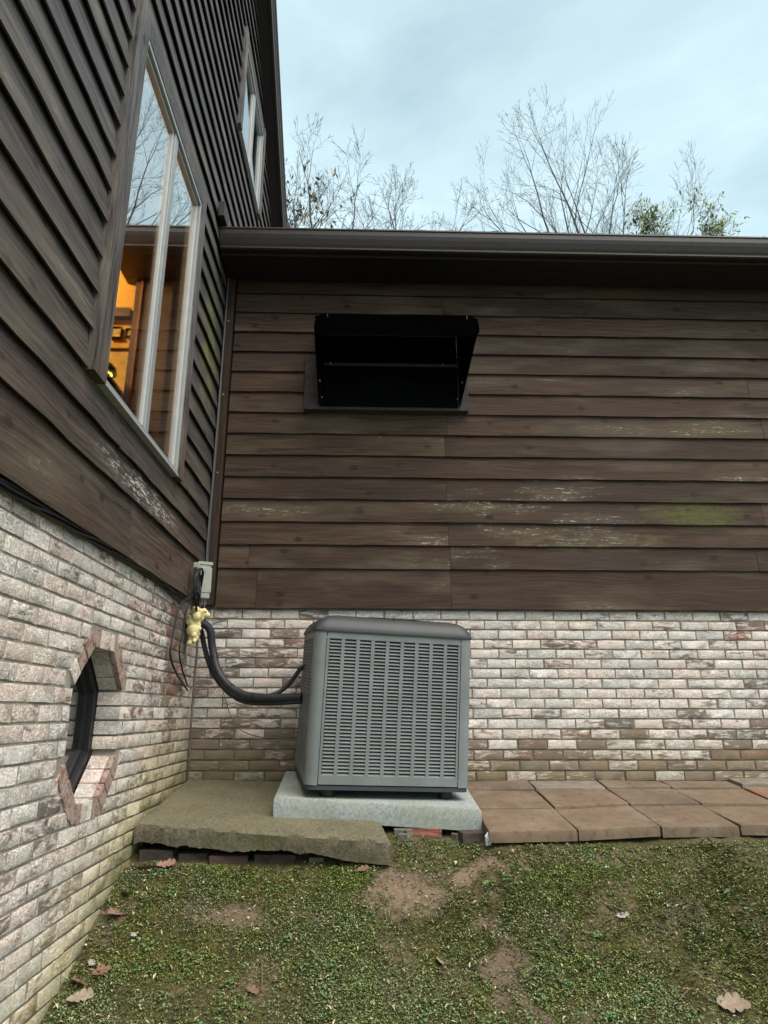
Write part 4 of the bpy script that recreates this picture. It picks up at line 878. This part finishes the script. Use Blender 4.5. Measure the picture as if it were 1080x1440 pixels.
for q, (ctrl, r, lab) in enumerate(((([(SX+.02, 4.42, .71), (BX+.04, 4.28, .62), (BX+.03, 4.22, .45), (BX+.03, 4.20, .33), (BX+.028, 4.36, .24), (BX+.025, 4.62, .165), (BX+.02, 4.72, .14)]), .0065, 'black cable looping low down the brick and ending at the corner joint'),
    (([(SX+.025, 4.46, .72), (BX+.05, 4.40, .60), (BX+.045, 4.38, .47), (BX+.04, 4.36, .36), (BX+.04, 4.47, .26), (BX+.032, 4.66, .17)]), .0055, 'second hanging cable, inside the lower loop on the gable brick'),
    (([(SX+.03, 4.52, .72), (SX+.03, 4.56, .66), (SX+.02, 4.62, .60)]), .008, 'short black lead dropping from the coil into the foam'))):
    cable('hanging_cable', ctrl, r, M['cable'], lab, 'cable', 'cables hanging at the gable corner', 6)
for dx, lab in ((.0, 'left black lead from the utility box into the foam'), (.03, 'right black lead from the utility box into the foam')): cable('box_lead', [(SX+.015+dx, 4.70+dx*.5, .76), (SX+.02+dx, 4.695, .70), (SX+.025+dx*.7, 4.68, .63)], .009, M['cable'], lab, 'cable', 'leads below the utility box', 8)
# yellow expanding foam round the pipe hole
b = bmesh.new()
for (x, y, z, r) in ((-.0, 0, 0, .05), (.02, -.035, .045, .042), (.03, .03, .055, .038), (-.005, -.05, -.005, .04), (.01, -.055, -.065, .045), (.015, -.05, -.115, .034), (.0, -.065, -.15, .024), (.05, .05, .06, .028), (.03, -.075, .02, .03), (.075, .035, .05, .022), (.025, -.08, -.10, .02), (.02, -.07, .07, .026), (.045, -.01, .02, .02), (.04, -.045, -.03, .018), (.05, -.06, -.055, .016), (.035, -.03, -.085, .018), (.03, -.085, -.135, .014), (.06, .01, .075, .017), (.05, -.05, .06, .018)):
    mt = Matrix.Translation((x, y, z)); bmesh.ops.create_icosphere(b, subdivisions=2, radius=r, matrix=mt)
for v in b.verts: v.co += v.co.normalized()*(mn.noise(v.co*40)*.008+mn.noise(v.co*110)*.004)
me = bpy.data.meshes.new('spray_foam'); b.to_mesh(me); b.free(); me.materials.append(M['foam']); me.polygons.foreach_set('use_smooth', [True]*len(me.polygons))
fo = link('spray_foam', me, None, (BX+.045, 4.66, .585)); rm_ = fo.modifiers.new('merge', 'REMESH'); rm_.mode = 'VOXEL'; rm_.voxel_size = .0045; rm_.use_smooth_shade = True
props(fo, 'lumpy yellow expanding foam sealing the pipe hole in the corner', 'foam')
# refrigerant lines from the hole to the unit
ls = thing('refrigerant_line', 'thick black insulated refrigerant lines curving from the foam to the air conditioner', 'pipe', (0, 0, 0))
pl = curve([(BX+.02, 4.70, .575), (-1.11, 4.71, .585), (-1.052, 4.74, .54), (-1.03, 4.76, .42), (-.985, 4.74, .28), (-.90, 4.71, .175), (-.78, 4.66, .11), (-.62, 4.60, .092), (-.40, 4.55, .096)], 8)
G().tube(pl, [.026]*len(pl), 12).obj('insulated_pipe', M['pipe'], ls, smooth=True)
pl2 = curve([(BX+.02, 4.74, .56), (-1.12, 4.77, .54), (-1.09, 4.80, .42), (-1.03, 4.80, .27), (-.93, 4.78, .15), (-.80, 4.72, .075), (-.64, 4.63, .06), (-.40, 4.55, .07)], 8)
G().tube(pl2, .017, 10).obj('insulated_pipe', M['pipe'], ls, smooth=True)
for i in (9, 27, 41, 51): G().tube([pl[i], pl[i+1]], .0275, 12).obj('tape_band', M['cable'], ls)
cable('power_whip', [(-.60, 4.61, .11), (-.54, 4.62, .135), (-.48, 4.62, .19), (-.42, 4.60, .27), (-.36, 4.55, .30)], .014, M['pipe'], 'short black electric whip rising from the pipes into the unit side', 'conduit', k=10)
cable('thin_wire', [(-1.06, 4.82, .42), (-1.01, 4.91, .25), (-.985, 4.93, .17), (-.94, 4.935, .05), (-.90, 4.93, -.04), (-.83, 4.93, -.115), (-.72, 4.93, -.155), (-.60, 4.93, -.165), (-.46, 4.90, -.18), (-.36, 4.8, -.2)], .0036, M['greycable'], 'thin dark wire drooping across the back wall brick to the unit', 'wire', k=6)

# ================================================================== trees beyond the roof
def tree(name, label, base, height_base, limbs, seed, mat, rscale=1.0, twig=.010, leaves=0, group='trees beyond the roof', reach=1.0, depth_max=3, dense=1.0, lmat='evleaf'):
    rg = random.Random(seed); t = thing(name, label, 'tree', (base[0], base[1], float(ground_z(base[0], base[1]))), group=group)
    bz = float(ground_z(base[0], base[1])); tr = G(); cr = G(); tips = []
    zt = height_base-bz
    twig *= .8
    tr.tube([(0, 0, -.2), (.05, 0, zt*.3), (-.04, .05, zt*.7), (0, 0, zt)], [.30*rscale, .22*rscale, .17*rscale, .14*rscale], 9); tr.obj('trunk', mat, t, smooth=True)
    def grow_(p, d, ln, r, lev):
        n = (8, 6, 4, 3, 3)[lev]; pts = [p]; rs = [r]; dd = d.copy(); q = p.copy(); kids = []
        for i in range(n):
            dd = (dd+Vector((rg.gauss(0, .085), rg.gauss(0, .085), rg.gauss(.035, .06)))).normalized(); q = q+dd*ln/n; pts.append(q.copy()); rs.append(max(twig*.45, r*(1-.75*(i+1)/n)))
            if lev < depth_max and i >= (1, 1, 0, 0)[min(lev, 3)] and rg.random() < (.95, .85, .75, .5)[min(lev, 3)]*dense:
                az = rg.uniform(0, 6.28); ang = R(rg.uniform(26, 54)); o1 = dd.orthogonal().normalized(); o2 = dd.cross(o1)
                nd = dd*math.cos(ang)+(o1*math.cos(az)+o2*math.sin(az))*math.sin(ang); nd.z += .06; nd.normalize()
                kids.append((q.copy(), nd, ln*rg.uniform(.32, .52)*(1-.22*i/n), max(twig*.6, rs[-1]*rg.uniform(.45, .7)), lev+1))
        if lev < depth_max:
            for sg in (-1, 1):
                o1 = dd.orthogonal().normalized(); o1.rotate(Matrix.Rotation(rg.uniform(0, 6.28), 3, dd)); nd = (dd+o1*sg*rg.uniform(.2, .5)).normalized(); kids.append((q.copy(), nd, ln*rg.uniform(.22, .38), max(twig*.6, rs[-1]*.85), lev+1))
        cr.tube(pts, rs, 6 if lev == 0 else 4 if lev < 2 else 3, False)
        if lev >= depth_max-1: tips.extend(pts[1:])
        for k in kids: grow_(*k)
    for (dx, dy, dz, ln, r) in limbs: grow_(Vector((0, 0, zt-.3)), Vector((dx, dy, dz)).normalized(), ln*reach, r*rscale*.92, 0)
    co = cr.obj('branches', mat, t)
    if leaves:
        lf = G()
        for _ in range(leaves):
            c = rg.choice(tips)+Vector((rg.gauss(0, .10), rg.gauss(0, .10), rg.gauss(0, .07)))
            for _ in range(4):
                s = rg.uniform(.07, .14); u = Vector((rg.gauss(0, 1), rg.gauss(0, 1), rg.gauss(0, .6))).normalized(); w = u.orthogonal().normalized(); e = c+Vector((rg.gauss(0, .07), rg.gauss(0, .07), rg.gauss(0, .05)))
                lf.add([e, e+u*s+w*s*.3, e+u*s*2, e+u*s-w*s*.3], [(0, 1, 2, 3)])
        lo = link('foliage', mesh('foliage', lf.v, lf.f, M[lmat]), t, kind='stuff')
    return t
tree('bare_tree', 'bare forked tree rising over the roof beside the tall gable', (-1.6, 20), 12.4, [(-.34, .1, 1, 4.6, .085), (-.12, .2, 1, 5.0, .09), (.06, 0, 1, 5.2, .09), (.24, -.1, 1, 4.9, .08), (.42, .3, 1, 4.6, .07)], 11, M['bark'], .9, .011)
tree('bare_tree', 'smaller bare tree over the middle of the roof, lowest bare crown', (1.5, 26), 16.9, [(-.44, 0, 1, 4.6, .08), (-.24, .1, 1, 5.0, .08), (-.08, .1, 1, 5.2, .09), (.1, 0, 1, 5.3, .09), (.28, .1, 1, 5.0, .08), (.46, 0, 1, 4.6, .08)], 5, M['bark'], .9, .013)
tree('bare_tree', 'wide bare tree with many upright limbs, tallest crown over the roof', (9.1, 24), 14.4, [(-.82, .1, 1, 6.2, .07), (-.60, .2, 1, 6.8, .07), (-.33, 0, 1, 7.6, .085), (-.19, -.1, 1, 8.0, .085), (-.06, .1, 1, 8.0, .085), (.08, -.1, 1, 7.8, .085), (.22, .1, 1, 7.2, .08), (.38, .3, 1, 6.8, .075), (.54, 0, 1, 6.6, .07), (.74, .1, 1, 6.4, .065)], 23, M['bark_l'], 1.0, .011, dense=1.05)
tree('leafy_tree', 'sparse green leaved tree at the right end of the roofline', (8.9, 17), 11.0, [(-.5, 0, 1, 3.0, .06), (-.2, .1, 1, 2.7, .06), (.10, 0, 1, 1.7, .05), (.45, 0, 1, 2.8, .06), (.8, .1, .9, 2.8, .05), (1.1, .1, .9, 2.7, .05)], 31, M['bark'], .8, .010, leaves=1000)
tree('scrubby_tree', 'dark scrubby tree with clinging dead leaves against the gable edge', (-1.95, 15.5), 10.0, [(-.1, 0, 1, 3.0, .07), (.08, 0, 1, 3.0, .06), (.22, 0, 1, 2.6, .05)], 41, M['bark'], .8, .010, leaves=60, lmat='deadleaf')

# ================================================================== lawn growth, litter, leaves
rng = np.random.default_rng(12)
def scatter(n, x0=-1.17, x1=2.9, y0=2.2, y1=4.05):
    x = rng.uniform(x0, x1, n); y = rng.uniform(y0, y1, n)
    ok = ~((x < .16) & (y > 3.84-.13*np.clip((x+1.17)/1.3, 0, 1)+.02)) & ~((x > .60) & (y > 3.80+.06*(x-.6)+.01)) & ~((y > 3.98))
    return x[ok], y[ok]
def leaves_mesh(name, mat, label, P, L, Wd, az, tilt, fold=.25, droop=.3):
    n = len(P); d = np.stack([np.cos(az)*np.cos(tilt), np.sin(az)*np.cos(tilt), np.sin(tilt)], -1); s = np.stack([-np.sin(az), np.cos(az), np.zeros(n)], -1); up = np.cross(d, s); up *= -np.sign(up[:, 2:3]+1e-9)*-1
    l, w = L[:, None], Wd[:, None]
    v = np.stack([P, P+d*l*.5+s*w*.5+up*w*fold, P+d*l-up*l*droop*.3, P+d*l*.5-s*w*.5+up*w*fold], 1).reshape(-1, 3)
    me = bpy.data.meshes.new(name); me.vertices.add(n*4); me.vertices.foreach_set('co', v.ravel()); me.loops.add(n*6)
    i = np.arange(n)*4; f = np.stack([i, i+1, i+2, i, i+2, i+3], -1).ravel(); me.loops.foreach_set('vertex_index', f.astype(np.int32)); me.polygons.add(n*2); me.polygons.foreach_set('loop_start', np.arange(0, n*6, 3, dtype=np.int32)); me.update(calc_edges=True)
    me.materials.append(mat); return props(link(name, me), label, None, None, 'stuff')
# low clover-like weeds in drifts
x, y = scatter(95000); b_, s_ = bare_mask(x, y); den = fbm(x, y, 3.2, 4, 61)
keep = rng.random(len(x)) < np.clip((den-.38)*3.2, .26, 1)*np.clip(1.1-b_*1.15, .07, 1); x, y = x[keep], y[keep]
k = 5; X = np.repeat(x, k)+rng.normal(0, .009, len(x)*k); Y = np.repeat(y, k)+rng.normal(0, .009, len(x)*k); Z = ground_z(X, Y)+rng.uniform(.002, .014, len(X)); sz = np.repeat(rng.uniform(.5, 1.25, len(x))**1.3, k)
leaves_mesh('weeds', M['weed'], 'low clover like weeds covering the lawn', np.stack([X, Y, Z], -1), .0098*sz*rng.uniform(.7, 1.3, len(X)), .0070*sz*rng.uniform(.7, 1.3, len(X)), rng.uniform(0, 6.28, len(X)), rng.normal(.1, .45, len(X)))
x, y = scatter(420); b_, s_ = bare_mask(x, y); kp = (fbm(x, y, 4, 3, 71) > .5) & (b_ < .6); x, y = x[kp], y[kp]; k = 9
X = np.repeat(x, k)+rng.normal(0, .014, len(x)*k); Y = np.repeat(y, k)+rng.normal(0, .014, len(x)*k); Z = ground_z(X, Y)+rng.uniform(.006, .024, len(X)); sz = np.repeat(rng.uniform(.8, 1.5, len(x)), k)
M['clover'] = plain('clover_leaf', (.105, .20, .075), .5, var=.35, scale=90)
leaves_mesh('clover', M['clover'], 'brighter green clover plants dotted over the lawn', np.stack([X, Y, Z], -1), .015*sz*rng.uniform(.7, 1.3, len(X)), .013*sz*rng.uniform(.7, 1.2, len(X)), rng.uniform(0, 6.28, len(X)), rng.normal(.1, .35, len(X)))
# moss tufts
x, y = scatter(150000); b_, s_ = bare_mask(x, y); den = fbm(x, y, 2.6, 4, 81)
keep = rng.random(len(x)) < np.clip((den-.38)*5, .12, 1)*np.clip(1.-b_*1.8, 0, 1); x, y = x[keep], y[keep]
leaves_mesh('moss', M['moss'], 'yellow green moss on the damp lawn', np.stack([x, y, ground_z(x, y)-.001], -1), rng.uniform(.006, .014, len(x)), rng.uniform(.003, .006, len(x)), rng.uniform(0, 6.28, len(x)), rng.uniform(.3, 1.3, len(x)))
# grass blades, thicker to the right
x, y = scatter(75000); b_, s_ = bare_mask(x, y); den = fbm(x, y, 2.1, 3, 91)+np.clip((x-.9)*.12, -.1, .2)
keep = rng.random(len(x)) < np.clip((den-.45)*4, .03, 1)*np.clip(1.1-b_*1.2, .06, 1); x, y = x[keep], y[keep]
leaves_mesh('grass', M['grass'], 'thin grass blades, green and straw coloured', np.stack([x, y, ground_z(x, y)-.001], -1), rng.uniform(.015, .06, len(x))*np.clip(.7+.25*x, .6, 1.2), rng.uniform(.0014, .0028, len(x)), rng.uniform(0, 6.28, len(x)), rng.uniform(.05, .9, len(x)), .1, .9)
# small litter: seed scales, leaf bits, straw
x, y = scatter(2600); x2 = rng.uniform(-1.175, -.98, 260); y2 = rng.uniform(2.4, 3.85, 260); x = np.concatenate([x, x2]); y = np.concatenate([y, y2]); n = len(x)
leaves_mesh('leaf_litter', M['litter'], 'scattered bits of dry leaf and straw on the lawn', np.stack([x, y, ground_z(x, y)+.016], -1), rng.uniform(.01, .036, n), rng.uniform(.003, .011, n), rng.uniform(0, 6.28, n), rng.normal(0, .3, n))
# soil crumbs in front of the pavers and on bare patches
x, y = scatter(9000); b_, s_ = bare_mask(x, y); keep = (b_ > .35) | ((x > .6) & (y > 3.6) & (rng.random(len(x)) < .6)); x, y = x[keep], y[keep]; n = len(x); r_ = rng.uniform(.002, .007, n)*np.where(rng.random(n) < .06, 2.0, 1)
P = np.stack([x, y, ground_z(x, y)+r_*.3], -1); o6 = np.array([(1, 0, 0), (0, 1, 0), (-1, 0, 0), (0, -1, 0), (0, 0, .8), (0, 0, -.8)])
v = (P[:, None]+o6[None]*r_[:, None, None]*rng.uniform(.6, 1.4, (n, 6, 1))).reshape(-1, 3); f6 = np.array([(0, 1, 4), (1, 2, 4), (2, 3, 4), (3, 0, 4), (1, 0, 5), (2, 1, 5), (3, 2, 5), (0, 3, 5)])
f = (f6[None]+(np.arange(n)*6)[:, None, None]).reshape(-1, 3)
M['crumb'] = plain('soil_crumb', (.12, .09, .065), .97, var=.5, scale=60)
props(link('soil_crumbs', mesh('soil_crumbs', v, [tuple(map(int, q)) for q in f], M['crumb'])), 'loose crumbs of soil on the bare patches', None, None, 'stuff')
def oak_leaf(size, seed, lobes=4):
    rg = random.Random(seed); n = lobes*5+2; V = []; F = []; bend = rg.uniform(.3, .9); tw = rg.uniform(-.5, .5)
    ph = [rg.uniform(.75, 1.2) for _ in range(lobes+2)]; sk = rg.uniform(-.25, .25)
    for i in range(n+1):
        t = i/n; env = math.sin(math.pi*min(1, t*.92+.06))**.75*.36; u = t*lobes; lb = abs(math.sin(math.pi*u))**.55
        wl = env*(.30+.70*lb)*ph[int(u)]; wr = env*(.30+.70*abs(math.sin(math.pi*(u+sk)))**.55)*ph[int(u)+1]
        z = bend*(t-.5)**2*.55; c = tw*(t-.5)
        V += [(t-.5+.06*lb, -wl, z+wl*(.35+c)), (t-.5, 0, z), (t-.5+.06*lb, wr, z+wr*(.35-c))]
    for i in range(n): a = i*3; F += [(a, a+1, a+4, a+3), (a+1, a+2, a+5, a+4)]
    c = len(V); z = bend*.14; V += [(-.5, -.012, z), (-.5, .012, z), (-.74, .006, z*1.8), (-.74, -.006, z*1.8)]; F.append((c, c+1, c+2, c+3))
    return [tuple(q*size for q in p) for p in V], F
for k, (x, y, s, rz, mt, lb) in enumerate(((-1.105, 3.50, .115, 70, 'leaf_pink', 'pinkish lobed oak leaf on the moss close to the gable brick'), (-1.08, 3.09, .095, 20, 'leaf_tan', 'pale tan leaf at the foot of the gable wall, lower left'), (1.44, 3.055, .12, -25, 'leaf_tan', 'large curled tan leaf in the lower right of the lawn'),
    (1.16, 3.42, .055, -15, 'leaf_grey', 'small silvery leaf lying flat right of the bare track'), (.32, 3.235, .06, 100, 'leaf_tan', 'small tan star shaped leaf below the bare patch'), (-1.07, 3.80, .10, 200, 'leaf_pink', 'pink leaf caught at the wall below the left end of the slab'),
    (-.98, 3.82, .09, 10, 'leaf_pink', 'rosy leaf lying under the undermined slab edge'), (-1.10, 3.60, .07, 130, 'leaf_brown', 'brown curled leaf against the gable brick above the pink leaf'), (-1.05, 3.22, .075, 40, 'leaf_brown', 'rust brown leaf between wall and weeds, middle of the wall foot'),
    (-1.11, 3.26, .06, 95, 'leaf_grey', 'narrow grey leaf on edge beside the rust brown leaf'), (-.99, 3.40, .045, 80, 'leaf_grey', 'tiny pale leaf right of the pinkish oak leaf'), (-1.12, 3.16, .08, 150, 'leaf_brown', 'dark brown leaf just above the pale tan leaf at the wall'), (-.43, 3.14, .05, 0, 'leaf_brown', 'small brown leaf on dark weeds in the left lawn'), (.0, 3.70, .06, 10, 'leaf_brown', 'brown leaf under the right end of the slab'))):
    V, F = oak_leaf(s, k+3, 3 if s < .07 else 4); o = link('oak_leaf', mesh('oak_leaf', V, F, M[mt], True), None, (x, y, float(ground_z(x, y))+.016), (R(24+random.uniform(-8, 8)), R(random.uniform(-14, 14)), R(rz))); props(o, lb, 'leaf', 'fallen leaves on the lawn')
for pts, lb in (([(.68, 3.17), (.76, 3.145), (.82, 3.15)], 'reddish twig lying on the bare track in the lawn'), ([(-.42, 3.29), (-.405, 3.22), (-.395, 3.15)], 'straight thin twig on the left lawn'), ([(1.24, 3.09), (1.31, 3.13), (1.36, 3.09)], 'curved twig beside the large curled leaf')):
    cable('twig', [(x, y, float(ground_z(x, y))+.012) for x, y in pts], .0028, M['leaf_brown'], lb, 'twig', 'twigs on the lawn', 5)
